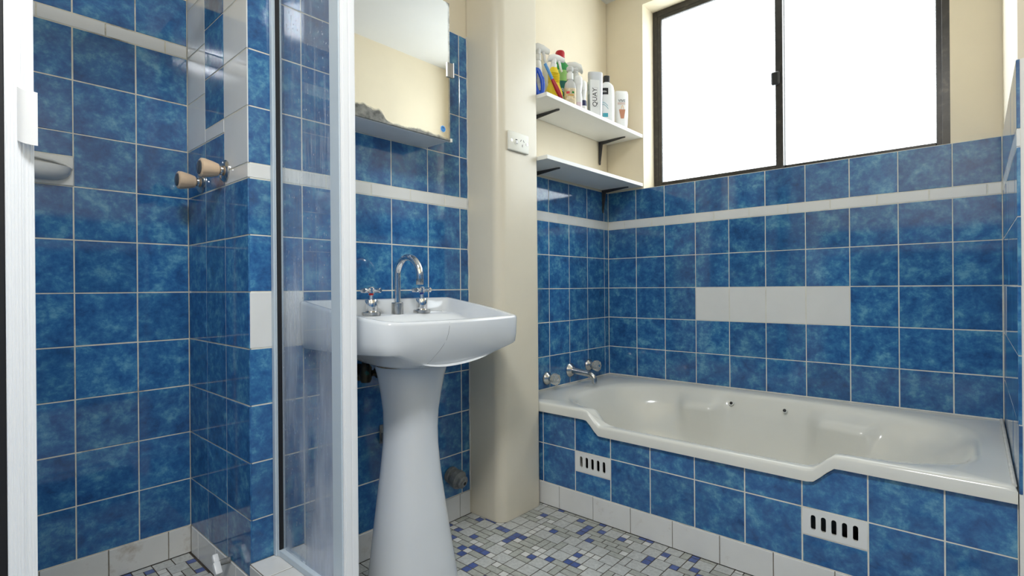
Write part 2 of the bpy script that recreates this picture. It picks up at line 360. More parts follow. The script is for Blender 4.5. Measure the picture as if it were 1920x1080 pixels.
# ------------------------------------------------------------------ tiles
G = 0.003          # joint width
TH = 0.006
_tile_cache = {}
def tile_mesh(w, h, mat, ch=0.0011, th=TH):
    k = (round(w, 4), round(h, 4), mat, th)
    if k in _tile_cache: return _tile_cache[k]
    bm = bmesh.new(); a, b = w/2, h/2
    r0 = [(-a, -b, -th), (a, -b, -th), (a, b, -th), (-a, b, -th)]
    r1 = [(-a, -b, -ch), (a, -b, -ch), (a, b, -ch), (-a, b, -ch)]
    r2 = [(-a+ch, -b+ch, 0), (a-ch, -b+ch, 0), (a-ch, b-ch, 0), (-a+ch, b-ch, 0)]
    loft(bm, [r0, r1, r2], False, True)
    bmesh.ops.recalc_face_normals(bm, faces=bm.faces)
    me = bpy.data.meshes.new('tile'); bm.to_mesh(me); bm.free(); me.materials.append(M[mat])
    _tile_cache[k] = me
    return me
class Wall:
    """tile field: org + u*U + v*V, facing N (surface of the tiles)"""
    def __init__(s, parent, org, U, V, N): s.p, s.o, s.U, s.V, s.N = parent, Vector(org), Vector(U), Vector(V), Vector(N)
    def tile(s, u0, u1, v0, v1, mat='blue_glaze', name='wall_tile', g=G, wob=0.0016):
        w, h = u1-u0-g, v1-v0-g
        if w < 0.006 or h < 0.006: return None
        o = bpy.data.objects.new(name, tile_mesh(w, h, mat)); C.objects.link(o); o.parent = s.p
        m = basis(s.o + s.U*(u0+u1)/2 + s.V*(v0+v1)/2 + s.N*random.uniform(-0.0003, 0.0003), s.U, s.V, s.N)
        m = m @ Matrix.Rotation(random.gauss(0, wob), 4, 'X') @ Matrix.Rotation(random.gauss(0, wob), 4, 'Y')
        o.matrix_world = m
        return o
    def field(s, us, vs, mat='blue_glaze', skip=None, white=None, name='wall_tile'):
        for j in range(len(vs)-1):
            for i in range(len(us)-1):
                if skip and skip(us[i], us[i+1], vs[j], vs[j+1]): continue
                mm = 'white_glaze' if white and white(i, j) else mat
                s.tile(us[i], us[i+1], vs[j], vs[j+1], mm, name)
def seq(a, b, start, step):
    """joints at start+k*step clipped to a..b"""
    k = math.floor((a-start)/step)+1; out = [a]
    x = start+k*step
    while x < b-0.004:
        if x > a+0.004: out.append(x)
        x += step
    return out+[b]
PT = 0.152
G0 = 0.8485
def row(n): return G0+n*PT
SW = 0.0395
BASE = 0.088
XA, XB, XD = -1.9147, -1.434, 0.0692
YS, YW, YB = 0.5582, 2.365, 1.6058
CEIL = 2.34
X_OPP, Y_BACK = 0.62, -0.90
GD = 0.0009      # grout face lies this far behind the tile faces

# ------------------------------------------------------------------ room shell
def struct(name, boxes, mat, label, cat):
    bm = bmesh.new()
    for lo, hi in boxes: bx(bm, lo, hi)
    return setp(obj(name, bm, mat), label, cat, kind='structure')
def paint(parent, name, boxes, mat='cream_paint'):
    bm = bmesh.new()
    for lo, hi in boxes: bx(bm, lo, hi)
    return obj(name, bm, mat, parent)

floor = struct('floor', [((-2.2, -1.2, -0.08), (0.9, 2.62, -GD))], 'grout_floor', 'small mosaic tiled floor with blue chips', 'floor')
ceiling = struct('ceiling', [((-2.2, -1.2, CEIL), (0.9, 2.62, CEIL+0.1))], 'ceiling_paint', 'plain white ceiling above the bath', 'ceiling')
TOP = 1.80
# basin wall + tap end wall (one plane, the boxed column stands in front)
wall_basin = struct('wall_basin', [((XB-0.12, YS+0.005, 0), (XB-GD, 1.37, TOP))], 'grout_clean', 'blue tiled wall behind the pedestal basin', 'wall')
paint(wall_basin, 'painted_wall', [((XB-0.12, YS+0.005, TOP), (XB-0.003, 1.37, CEIL))])
wall_tap = struct('wall_tap', [((XB-0.12, 1.371, 0), (XB-GD, YW, 1.344))], 'grout_clean', 'narrow blue tiled wall above the bath taps', 'wall')
paint(wall_tap, 'painted_wall', [((XB-0.12, 1.371, 1.344), (XB-0.003, YW, CEIL))])
# window wall with opening
WX0, WX1, WZ0, WZ1 = -1.23, -0.061, 1.346, 2.262
YO = 2.63
wall_window = struct('wall_window', [((XB-0.12, YW+GD, 0), (0.9, YO, WZ0-0.002))], 'grout_clean', 'blue tiled wall below the window along the bath', 'wall')
paint(wall_window, 'painted_wall', [((XB-0.12, YW+0.003, WZ0-0.002), (WX0, YO, CEIL)), ((WX1, YW+0.003, WZ0-0.002), (0.9, YO, CEIL)), ((WX0, YW+0.003, WZ1), (WX1, YO, CEIL))])
# shower recess
wall_shower = struct('wall_shower', [((XA-0.12, -0.5, 0), (XA-GD, YS, TOP))], 'grout', 'blue tiled back wall of the shower recess', 'wall')
paint(wall_shower, 'painted_wall', [((XA-0.12, -0.5, TOP), (XA-0.003, YS, CEIL))])
wall_return = struct('wall_return', [((XA-0.12, YS+GD, 0), (XB-0.004, YS+0.12, TOP))], 'grout', 'short return wall carrying the shower taps', 'wall')
paint(wall_return, 'painted_wall', [((XA-0.12, YS+0.003, TOP), (XB-0.003, YS+0.12, CEIL))])
wall_far = struct('wall_side', [((XA-0.12, -0.6, 0), (XB+0.34, -0.48, CEIL))], 'cream_paint', 'unseen end wall of the shower recess with added blue tiles', 'wall')
wall_bath_end = struct('wall_bath_end', [((XD+GD, 1.582, 0), (0.9, YW, 1.344))], 'jamb_paint', 'short tiled nib wall at the foot of the bath', 'wall')
paint(wall_bath_end, 'painted_wall', [((XD+0.003, 1.582, 1.344), (0.9, YW, CEIL))])
wall_right = struct('wall_right', [((X_OPP, Y_BACK, 0), (X_OPP+0.12, 1.582, CEIL))], 'cream_paint', 'unseen wall facing the basin with added blue tiles', 'wall')
wall_back = struct('wall_back', [((XA-0.12, Y_BACK-0.12, 0), (0.9, Y_BACK, CEIL))], 'cream_paint', 'unseen wall behind the viewer with added blue tiles', 'wall')
paint(wall_back, 'partition', [((XB+0.22, Y_BACK, 0), (XB+0.34, -0.6, CEIL))])

# column: rounded front corners
def column():
    x0, x1, y0, y1, r = XB-0.001, -1.272, 1.357, 1.586, 0.040
    pts = [(x0, y0)] + arc((x1-r, y0+r), r, -math.pi/2, 0, 10) + arc((x1-0.02, y1-0.02), 0.02, 0, math.pi/2, 6) + [(x0, y1)]
    bm = bmesh.new()
    ins = [(-1.35 + (p[0]+1.35)*0.985, 1.48+(p[1]-1.48)*0.985) for p in pts]
    rings = [[(x, y, 0.001) for x, y in ins], [(x, y, 0.008) for x, y in pts]]
    for k in range(1, 9): rings.append([(x, y, 0.008+(CEIL-0.008)*k/8) for x, y in pts])
    loft(bm, rings)
    return setp(obj('wall_column', bm, 'column_paint', smooth=True, angle=50), 'cream boxed column with rounded corner between basin and bath', 'column', kind='structure')
column()

# ------------------------------------------------------------------ tiling of the walls
V3 = (0, 0, 1)
S2 = row(2)+SW
rows_low = [BASE]+[row(i) for i in range(-4, 3)]                # base .. strip underside
rows_hi = [S2, S2+PT, S2+2*PT, S2+3*PT, TOP]
rows_hi = [S2+PT*k for k in range(4)]+[TOP]
# basin wall (u = y)
wb = Wall(wall_basin, (XB, 0, 0), (0, 1, 0), V3, (1, 0, 0))
ub = [YS+0.001, 0.7065, 0.859, 1.011, 1.1635, 1.316, 1.357]
wb.field(ub, rows_low, white=lambda i, j: i == 0 and j == 4)
wb.field(ub, rows_hi)
wb.field(seq(YS+0.001, 1.357, 0.78, 0.154), [row(2), S2], 'white_glaze')
rq = random.Random(3); bm = bmesh.new()
tube(bm, [(XB+0.0015+rq.uniform(-.0008, .0008), 1.3555+rq.uniform(-.0012, .0008), 0.09+1.715*k/60) for k in range(61)], [rq.uniform(.0016, .0038) for k in range(61)], 8)
obj('sealant_bead', bm, 'sealant', wall_basin, True)['label'] = 'rough cream filler beside the column'
# tap wall
wt = Wall(wall_tap, (XB, 0, 0), (0, 1, 0), V3, (1, 0, 0))
ut = [1.58, 1.701, 1.857, 2.013, 2.168, 2.325, YW]
wt.field(ut, [row(-3), row(-2), row(-1), row(0), row(1), row(2)])
wt.field(ut, [S2, 1.344])
wt.field(seq(1.58, YW, 1.77, 0.154), [row(2), S2], 'white_glaze')
# window wall (u = x)
ww = Wall(wall_window, (0, YW, 0), (1, 0, 0), V3, (0, -1, 0))
uw = [XB]+[-1.273+PT*k for k in range(9)]+[XD]
ww.field(uw, [row(-3), row(-2), row(-1), row(0), row(1), row(2)], white=lambda i, j: 3 <= i <= 6 and j == 2)
ww.field(uw, [S2, 1.344])
ww.field(seq(XB, XD, -1.34, 0.1525), [row(2), S2], 'white_glaze')
# shower back wall (u = y)
wa = Wall(wall_shower, (XA, 0, 0), (0, 1, 0), V3, (1, 0, 0))
ua = [-0.331, -0.181, -0.031, 0.119, 0.269, 0.4185, YS]
wa.field(ua, [BASE]+[row(i) for i in range(-4, 6)], skip=lambda a, b, c, d: abs(b-0.269) < .001 and abs(c-row(2)) < .001)
wa.field([ua[3], ua[4]], [row(2)+0.085, row(3)])
wa.field(ua, [row(5)+SW, TOP])
wa.field(seq(-0.331, YS, 0.345, 0.152), [row(5), row(5)+SW], 'white_glaze')
# return wall (u = x)
ws = Wall(wall_return, (0, YS, 0), (1, 0, 0), V3, (0, -1, 0))
us = [XA, -1.753, -1.600, XB]
ws.field(us, [BASE]+[row(i) for i in range(-4, 3)])
ws.tile(us[0], us[1], row(2), row(3)); ws.tile(us[1], us[2], row(2), row(3))
for a, b in ((row(3), row(4)), (row(4), row(5)), (row(5), row(6)), (row(6), TOP)): ws.tile(us[0], us[1], a, b, 'white_glaze')
ws.tile(us[1], us[2], row(3), S2+PT, 'white_glaze')
for a, b in zip(rows_hi[1:], rows_hi[2:]): ws.tile(us[1], us[2], a, b)
ws.tile(us[2], us[3], row(2), S2, 'white_glaze')
for a, b in zip(rows_hi, rows_hi[1:]): ws.tile(us[2], us[3], a, b, 'white_glaze')
# bath end wall (u = -y)
wd = Wall(wall_bath_end, (XD, 0, 0), (0, -1, 0), V3, (-1, 0, 0))
ud = [-YW, -2.27, -2.118, -1.966, -1.814, -1.662, -1.5785]
wd.field(ud, [row(-3), row(-2), row(-1), row(0), row(1), row(2)], white=lambda i, j: i == 1 and j == 2)
wd.field(ud, [S2, 1.344])
wd.field(seq(-YW, -1.5785, -2.30, 0.1525), [row(2), S2], 'white_glaze')

# assumed tiling on unseen walls, added for its blue bounce light and reflections
wr = Wall(wall_right, (X_OPP-0.001, 0, 0), (0, -1, 0), V3, (-1, 0, 0))
wr.field(seq(-1.58, 0.898, 0.0, PT), rows_low); wr.field(seq(-1.58, 0.898, 0.0, 0.1525), [row(2), S2], 'white_glaze'); wr.field(seq(-1.58, 0.898, 0.0, PT), [S2, 1.344])
wk = Wall(wall_back, (0, Y_BACK+0.001, 0), (-1, 0, 0), V3, (0, 1, 0))
wk.field(seq(-0.618, 1.09, 0.0, PT), rows_low); wk.field(seq(-0.618, 1.09, 0.0, 0.1525), [row(2), S2], 'white_glaze'); wk.field(seq(-0.618, 1.09, 0.0, PT), [S2, 1.344])
wq = Wall(wall_far, (0, -0.479, 0), (-1, 0, 0), V3, (0, 1, 0))
wq.field(seq(1.20, 1.912, 1.30, PT), [BASE]+[row(i) for i in range(-4, 7)])
# skirting rows
def skirting(name, org, U, N, a, b, start, label, h=BASE, z0=0.0, mat='white_base'):
    p = struct(name, [], 'grout_dark', label, 'skirting')
    bm = bmesh.new(); O, Uv, Nv = Vector(org), Vector(U), Vector(N)
    q0 = O+Uv*a-Nv*0.006; q1 = O+Uv*b-Nv*0.0005
    lo = [min(q0[i], q1[i]) for i in range(3)]; hi = [max(q0[i], q1[i]) for i in range(3)]
    lo[2], hi[2] = z0, h-0.001
    bx(bm, lo, hi); bmesh.ops.recalc_face_normals(bm, faces=bm.faces); bm.to_mesh(p.data); bm.free()
    w = Wall(p, O+Nv*0.0025, U, V3, N)
    us_ = seq(a, b, start, 0.1525)
    for i in range(len(us_)-1): w.tile(us_[i], us_[i+1], z0, h, mat, 'skirting_tile', g=0.0024)
skirting('baseboard_basin', (XB, 0, 0), (0, 1, 0), (1, 0, 0), 0.705, 1.354, 0.998, 'white tile skirting below the basin wall')
skirting('baseboard_shower', (XA, 0, 0), (0, 1, 0), (1, 0, 0), -0.33, YS, 0.342, 'stained white tile skirting at the back of the shower', mat='white_stained')
skirting('baseboard_return', (0, YS, 0), (1, 0, 0), (0, -1, 0), XA+0.01, XB, -1.84, 'grey white tile skirting below the shower taps')

# bath front
LIPX = [(-1.435, 0.363), (-1.067, 0.364), (-1.017, 0.315), (-0.335, 0.316), (-0.282, 0.366), (XD, 0.367)]
def lip(x):
    for (a, za), (b, zb) in zip(LIPX, LIPX[1:]):
        if a <= x <= b: return za+(zb-za)*(x-a)/(b-a)
    return LIPX[0][1] if x < LIPX[0][0] else LIPX[-1][1]
ubf = [-1.43]+[-1.277+0.1525*k for k in range(9)]+[XD]
VENT = [(ubf[2], ubf[3]), (ubf[7], ubf[8])]
VZ0, VZ1 = 0.166, 0.2405
y0, y1 = YB+GD, YB+0.03
vb = []
xs = [-1.43, VENT[0][0]+.01, VENT[0][1]-.01, VENT[1][0]+.01, VENT[1][1]-.01, XD]
bm = bmesh.new()
for i in range(5):
    a, b = xs[i], xs[i+1]
    if i % 2 == 0: bx(bm, (a, y0, 0), (b, y1, 0.312))
    else: bx(bm, (a, y0, 0), (b, y1, VZ0+.008)); bx(bm, (a, y0, VZ1-.008), (b, y1, 0.312))
prism(bm, [(-1.43, y0, 0.312), (-1.015, y0, 0.312), (-1.069, y0, 0.362), (-1.43, y0, 0.362)], (0, -1, 0), 0.028)
prism(bm, [(-0.337, y0, 0.312), (XD, y0, 0.312), (XD, y0, 0.364), (-0.280, y0, 0.364)], (0, -1, 0), 0.028)
wall_bath = setp(obj('wall_bath_front', bm, 'grout_clean'), 'blue tiled front panel of the bath', 'wall', kind='structure')
wf = Wall(wall_bath, (0, YB, 0), (1, 0, 0), V3, (0, -1, 0))
def cut_tile(a, b, z0):
    a += G/2; b -= G/2; z0 += G/2
    xsn = [b]+[x for x, _ in reversed(LIPX) if a < x < b]+[a]
    pts = [(a, YB, z0), (b, YB, z0)]+[(x, YB, lip(x)-0.002) for x in xsn]
    bm = bmesh.new(); prism(bm, pts, (0, -1, 0), TH)
    bmesh.ops.recalc_face_normals(bm, faces=bm.faces)
    bmesh.ops.bevel(bm, geom=[e for e in bm.edges if all(abs(v.co.y-YB) < 1e-6 for v in e.verts)], offset=0.0011, segments=1, affect='EDGES')
    obj('wall_tile', bm, 'blue_glaze', wall_bath)
for a, b in zip(ubf, ubf[1:]):
    if b-a < 0.012: continue
    vent = any(abs(a-v[0]) < 1e-6 for v in VENT)
    if vent:
        wf.tile(a, b, BASE, VZ0)
    else:
        wf.tile(a, b, BASE, row(-4))
    cut_tile(a, b, row(-4))
def vent_tile(a, b):
    w, h = b-a-G, VZ1-VZ0-G
    outer = [(-w/2, -h/2), (w/2, -h/2), (w/2, h/2), (-w/2, h/2)]
    holes = []
    sx, sh, sr = 0.0245, 0.0205, 0.0060
    for k in range(5):
        cx = (k-2)*sx
        holes.append(arc((cx, sh-sr), sr, 0, math.pi, 6)+arc((cx, -sh+sr), sr, math.pi, 2*math.pi, 6))
    me = plate_holes(outer, holes, 0.0022)
    o = link('vent_tile', me, 'white_glaze', wall_bath); o['label'] = 'white slotted vent tile'
    o.matrix_world = basis(((a+b)/2, YB+0.0018, (VZ0+VZ1)/2), (1, 0, 0), V3, (0, -1, 0))
for v in VENT: vent_tile(*v)
skirting('baseboard_bath', (0, YB, 0), (1, 0, 0), (0, -1, 0), -1.43, XD, -1.199, 'white tile skirting along the bottom of the bath panel')

# ------------------------------------------------------------------ shower hob (kerb)
HZ = 0.130
hob = struct('trim_1', [((XB+0.001, 0.5545, 0), (-1.055, 0.702, HZ-GD)), ((-1.19, -0.48, 0), (-1.055, 0.5545, HZ-GD))], 'grout_dark', 'white tiled kerb under the shower screen', 'kerb')
hw = Wall(hob, (0, 0, HZ), (1, 0, 0), (0, 1, 0), (0, 0, 1))
hx = [XB+0.003, -1.332, -1.235, -1.055]
for i in range(3): hw.tile(hx[i], hx[i+1], 0.553, 0.702, 'white_base', 'kerb_tile')
for k in range(7): hw.tile(-1.19, -1.055, 0.553-(k+1)*0.1475, 0.553-k*0.1475, 'white_base', 'kerb_tile')
hs = Wall(hob, (0, 0.5525, 0), (1, 0, 0), V3, (0, -1, 0))
for i in range(2): hs.tile(hx[i], hx[i+1], 0, HZ-0.002, 'white_base', 'kerb_tile')
hs.tile(hx[2], -1.192, 0, HZ-0.002, 'white_base', 'kerb_tile')
hr = Wall(hob, (0, 0.704, 0), (-1, 0, 0), V3, (0, 1, 0))
for a, b in ((1.055, 1.205), (1.205, 1.355), (1.355, 1.431)): hr.tile(a, b, 0, HZ-0.002, 'white_base', 'kerb_tile')
hf = Wall(hob, (-1.053, 0, 0), (0, 1, 0), V3, (1, 0, 0))
for k in range(8): hf.tile(0.702-(k+1)*0.1475, 0.702-k*0.1475, 0, HZ-0.002, 'white_base', 'kerb_tile')

# ------------------------------------------------------------------ floor mosaic
def mosaic(x0, x1, y0, y1, keep, nearest, budget):
    u = 0.0262; g = 0.0029
    nx, ny = int((x1-x0)/u)+1, int((y1-y0)/u)+1
    occ = [[False]*ny for _ in range(nx)]; items = []
    rnd = random.Random(11)
    def free(i, j, w, h): return all(i+a < nx and j+b < ny and not occ[i+a][j+b] for a in range(w) for b in range(h))
    def put(i, j, w, h, m):
        for a in range(w):
            for b in range(h): occ[i+a][j+b] = True
        ax, ay = x0+i*u+g/2, y0+j*u+g/2; bx_, by = ax+w*u-g, ay+h*u-g
        for (za, zb, zc, zd) in keep:
            a, b, c, d = max(ax, za), min(bx_, zb), max(ay, zc), min(by, zd)
            if b-a > 0.004 and d-c > 0.004: items.append(((a+b)/2, (c+d)/2, b-a, d-c, m))
    for i in range(nx):
        for j in range(ny):
            if occ[i][j]: continue
            r = rnd.random()
            if r < 0.36 and free(i, j, 2, 2): put(i, j, 2, 2, 'mosaic_stone')
            elif r < 0.54 and free(i, j, 2, 1): put(i, j, 2, 1, 'mosaic_sage')
            elif r < 0.68 and free(i, j, 1, 2): put(i, j, 1, 2, rnd.choice(['mosaic_sage', 'mosaic_stone']))
            else: put(i, j, 1, 1, 'mosaic_blue' if rnd.random() < 0.58 else 'mosaic_white')
    items.sort(key=lambda t: nearest(t[0], t[1]))
    for cx, cy, w, h, m in items[:budget]:
        o = bpy.data.objects.new('mosaic_tile', tile_mesh(w, h, m, 0.0006, 0.004)); C.objects.link(o); o.parent = floor
        o.location = (cx, cy, random.uniform(-0.0003, 0.0002)); o.rotation_euler = (random.gauss(0, .003), random.gauss(0, .003), random.gauss(0, .008))
    rest = {}
    for cx, cy, w, h, m in items[budget:]:
        bm = rest.setdefault(m, bmesh.new())
        a, b = w/2, h/2
        loft(bm, [[(cx-a, cy-b, -.004), (cx+a, cy-b, -.004), (cx+a, cy+b, -.004), (cx-a, cy+b, -.004)], [(cx-a, cy-b, -.0004), (cx+a, cy-b, -.0004), (cx+a, cy+b, -.0004), (cx-a, cy+b, -.0004)],
                  [(cx-a+.0006, cy-b+.0006, 0), (cx+a-.0006, cy-b+.0006, 0), (cx+a-.0006, cy+b-.0006, 0), (cx-a+.0006, cy+b-.0006, 0)]], False, True)
    for m, bm in rest.items():
        o = obj('mosaic_tiles', bm, m, floor); o['kind'] = 'stuff'
HF = (-math.sin(math.radians(41.8)), math.cos(math.radians(41.8)))
def in_view(x, y):
    d = x*HF[0]+y*HF[1]; s = x*HF[1]-y*HF[0]
    return d > 0.3 and 0.854*971/d < 548 and abs(s/d) < 1.0
ZONES = [(XB+0.003, 0.6, 0.706, 1.603), (-1.05, 0.6, -0.88, 0.706)]
def near_room(x, y): return (0 if in_view(x, y) else 100)+math.hypot(x, y)
mosaic(-1.4335, 0.6, -0.9, 1.603, ZONES, near_room, 250)
mosaic(-1.913, -1.19, -0.47, 0.556, [(XA+.004, XB-.003, -0.47, YS-.004), (XB-.003, -1.193, -0.47, 0.549)], lambda x, y: math.hypot(x+1.7, y-0.5), 50)

# ------------------------------------------------------------------ window
def window():
    w = empty('window_1', ((WX0+WX1)/2, 2.50, WZ0), 'black framed sliding window with frosted glass above the bath', 'window', kind='structure')
    inv = Matrix.Translation(-Vector(w.location))
    def part(name, boxes, mat, bevel=0.002, parent=w):
        bm = bmesh.new()
        for lo, hi in boxes: bx(bm, lo, hi, bevel)
        o = obj(name, bm, mat, parent)
        if parent is w: o.data.transform(inv)
        return o
    def shift(o): o.data.transform(inv); return o
    ya, yb = 2.478, 2.545
    part('frame', [((WX0+.001, ya, WZ0), (WX0+0.026, yb, WZ1)), ((WX1-0.026, ya, WZ0), (WX1-.001, yb, WZ1)), ((WX0+.026, ya, WZ0), (WX1-.026, yb, WZ0+0.022)), ((WX0+.026, ya, WZ1-0.030), (WX1-.026, yb, WZ1))], 'bronze_alu')
    # left sash (inner track) and right fixed light (outer track)
    def sash(x0, x1, yc, st_l, st_r):
        s = part('sash', [((x0, yc-.013, WZ0+.014), (x0+st_l, yc+.013, WZ1-.016)), ((x1-st_r, yc-.013, WZ0+.014), (x1, yc+.013, WZ1-.016)), ((x0+st_l, yc-.013, WZ0+.014), (x1-st_r, yc+.013, WZ0+.040)), ((x0+st_l, yc-.013, WZ1-.046), (x1-st_r, yc+.013, WZ1-.016))], 'bronze_alu')
        p = part('pane', [((x0+st_l-.004, yc-.0025, WZ0+.034), (x1-st_r+.004, yc+.0025, WZ1-.040))], 'obscure_glass', 0)
        p.parent = s; p['label'] = 'frosted glass pane'
        return s
    s1 = sash(WX0+.024, -0.622, 2.494, 0.020, 0.030)
    s2 = sash(-0.648, WX1-.022, 2.526, 0.026, 0.022)
    l = part('latch', [((-0.665, 2.462, 1.735), (-0.632, 2.482, 1.792))], 'black_plastic', 0.005)
    l.parent = s1; l['label'] = 'black sash latch'
window()

# ------------------------------------------------------------------ bath
def bath():
    root = empty('bathtub', (-0.68, 1.98, 0), 'white enamel bathtub with dipped front rim set in blue tiles', 'bathtub')
    x0, x1, y0, y1 = XB+0.001, XD-0.001, YB-0.012, YW-0.001
    cx, cy = -0.655, 1.975
    per = []
    def seg(a, b, n): per.extend([(a[0]+(b[0]-a[0])*i/n, a[1]+(b[1]-a[1])*i/n) for i in range(n)])
    seg((x0, y0), (x1, y0), 90); seg((x1, y0), (x1, y1), 30); seg((x1, y1), (x0, y1), 90); seg((x0, y1), (x0, y0), 30)
    def sm(t): t = max(0, min(1, t)); return t*t*(3-2*t)
    def dip(x):
        a = max(0, min(1, (x+1.069)/0.054)); b = max(0, min(1, (x+0.337)/0.056))
        return (0.65*a+0.35*sm(a))*(1-(0.65*b+0.35*sm(b)))
    def openr(th, aL, aR, bF, bB, n):
        c, s = math.cos(th), math.sin(th)
        a = aR if c > 0 else aL; b = bB if s > 0 else bF
        return (abs(c/a)**n+abs(s/b)**n)**(-1/n)
    ths = [math.atan2(p[1]-cy, p[0]-cx) for p in per]
    def ring(aL, aR, bF, bB, n, z, dz=0.0, bump=0.0):
        out = []
        for th in ths:
            r = openr(th, aL, aR, bF, bB, n); x, y = cx+r*math.cos(th), cy+r*math.sin(th)
            zz = z
            if y < cy: zz -= dz*dip(x)*sm((cy-y)/0.2)
            elif bump:
                k = sm((x+1.02)/.07)*(1-sm((x+0.86)/.07)) + sm((x+0.50)/.07)*(1-sm((x+0.31)/.07))
                y -= bump*k*sm((y-cy)/0.22)
            out.append((x, y, zz))
        return out
    out = []
    def rect(e, z, dz):
        return [(min(max(p[0], x0+e), x1-e), min(max(p[1], y0+e), y1-e), z-(dz*dip(p[0]) if p[1] < cy-0.25 else 0)) for p in per]
    rings = [rect(0.0, 0.366, 0.050), rect(0.0, 0.393, 0.050), rect(0.004, 0.400, 0.050), rect(0.010, 0.402, 0.050)]
    rings += [ring(0.640, 0.672, 0.342, 0.338, 4.0, 0.396, 0.047), ring(0.628, 0.660, 0.332, 0.328, 3.6, 0.391, 0.046), ring(0.618, 0.645, 0.322, 0.318, 3.4, 0.378, 0.044),
              ring(0.608, 0.625, 0.314, 0.308, 3.2, 0.350, 0.030, 0.036), ring(0.600, 0.600, 0.308, 0.300, 3.1, 0.330, 0.016, 0.058), ring(0.592, 0.570, 0.302, 0.294, 3.0, 0.312, 0.006, 0.052),
              ring(0.572, 0.500, 0.285, 0.280, 2.9, 0.215, 0.0, 0.006), ring(0.545, 0.430, 0.262, 0.258, 2.8, 0.130), ring(0.505, 0.380, 0.225, 0.222, 2.7, 0.075), ring(0.40, 0.28, 0.15, 0.15, 2.4, 0.055), ring(0.10, 0.08, 0.04, 0.04, 2, 0.05)]
    bm = bmesh.new(); loft(bm, rings, False, True)
    # back of the front lip, so the lip is solid
    o = obj('tub', bm, 'bath_enamel', root, True, 60); o.data.transform(Matrix.Translation((0.68, -1.98, 0)))
    bm = bmesh.new(); tube(bm, [(XD-.006, YB+.01, .401), (XD-.006, 2.0, .403), (XD-.006, YW-.006, .403)], 0.0048, 8); tube(bm, [(XD-.006, YW-.005, .402), (-0.6, YW-.005, .402), (XB+.005, YW-.005, .402)], 0.0032, 8); tube(bm, [(XB+.005, YW-.006, .402), (XB+.005, 1.61, .402)], 0.0030, 8)
    bm.transform(Matrix.Translation((0.68, -1.98, 0))); obj('sealant_bead', bm, 'sealant', root, True)['label'] = 'uneven off-white sealant bead'
    for hx_ in (-0.779, -0.571):
        b2 = bmesh.new(); lathe(b2, (hx_+.68, 2.273-1.98, 0.352), (0, -0.92, 0.39), [(0, 0.010), (0.004, 0.010), (0.005, 0.009)], 16)
        h = obj('grip_hole', b2, 'bath_enamel', root, True); h['label'] = 'white hole surround'
        b3 = bmesh.new(); lathe(b3, (hx_+.68, 2.273-1.98, 0.352), (0, -0.92, 0.39), [(0, 0.0065), (0.0056, 0.0065)], 14)
        k = obj('hole', b3, 'tap_hole_black', h); k['label'] = 'black grip hole'
    return root
bath()

# bath taps and spout on the tap wall
def bath_tap(y, z, label):
    t = empty('bath_tap', (XB, y, z), label, 'tap', 'acrylic bath taps')
    bm = bmesh.new(); lathe(bm, (0, 0, 0), (1, 0, 0), [(0.0002, 0.030), (0.004, 0.030), (0.010, 0.026), (0.016, 0.019), (0.020, 0.014), (0.034, 0.012)], 28)
    obj('flange', bm, 'chrome_worn', t, True)
    bm = bmesh.new()
    lathe(bm, (0.030, 0, 0), (1, 0, 0), [(0, 0.016), (0.004, 0.022), (0.022, 0.0255), (0.030, 0.0235), (0.034, 0.018)], 48, star=lambda a, t_: 1+0.075*math.cos(a*2*math.pi*8))
    k = obj('knob', bm, 'acrylic', t, True); k['label'] = 'clear fluted acrylic knob'
    bm = bmesh.new(); lathe(bm, (0.0605, 0, 0), (1, 0, 0), [(0, 0.008), (0.004, 0.008), (0.0045, 0.006)], 16)
    obj('index_button', bm, 'chrome', k)
bath_tap(1.832, 0.447, 'clear fluted bath tap on the column side of the spout'); bath_tap(2.168, 0.468, 'clear fluted bath tap nearest the tiled corner')
def bath_spout():
    t = empty('bath_spout', (XB, 2.012, 0.462), 'chrome bath spout between the two clear taps', 'spout')
    bm = bmesh.new(); lathe(bm, (0, 0, 0), (1, 0, 0), [(0.0002, 0.033), (0.004, 0.033), (0.012, 0.027), (0.020, 0.018)], 28); obj('flange', bm, 'chrome_worn', t, True)
    bm = bmesh.new()
    path = [(0.012, 0, 0), (0.05, 0, -0.003), (0.10, 0, -0.007), (0.118, 0, -0.010), (0.130, 0, -0.018), (0.135, 0, -0.030), (0.136, 0, -0.048)]
    tube(bm, path, [0.0155, 0.0145, 0.0135, 0.013, 0.0125, 0.012, 0.012], 20); obj('spout', bm, 'chrome_worn', t, True)
bath_spout()

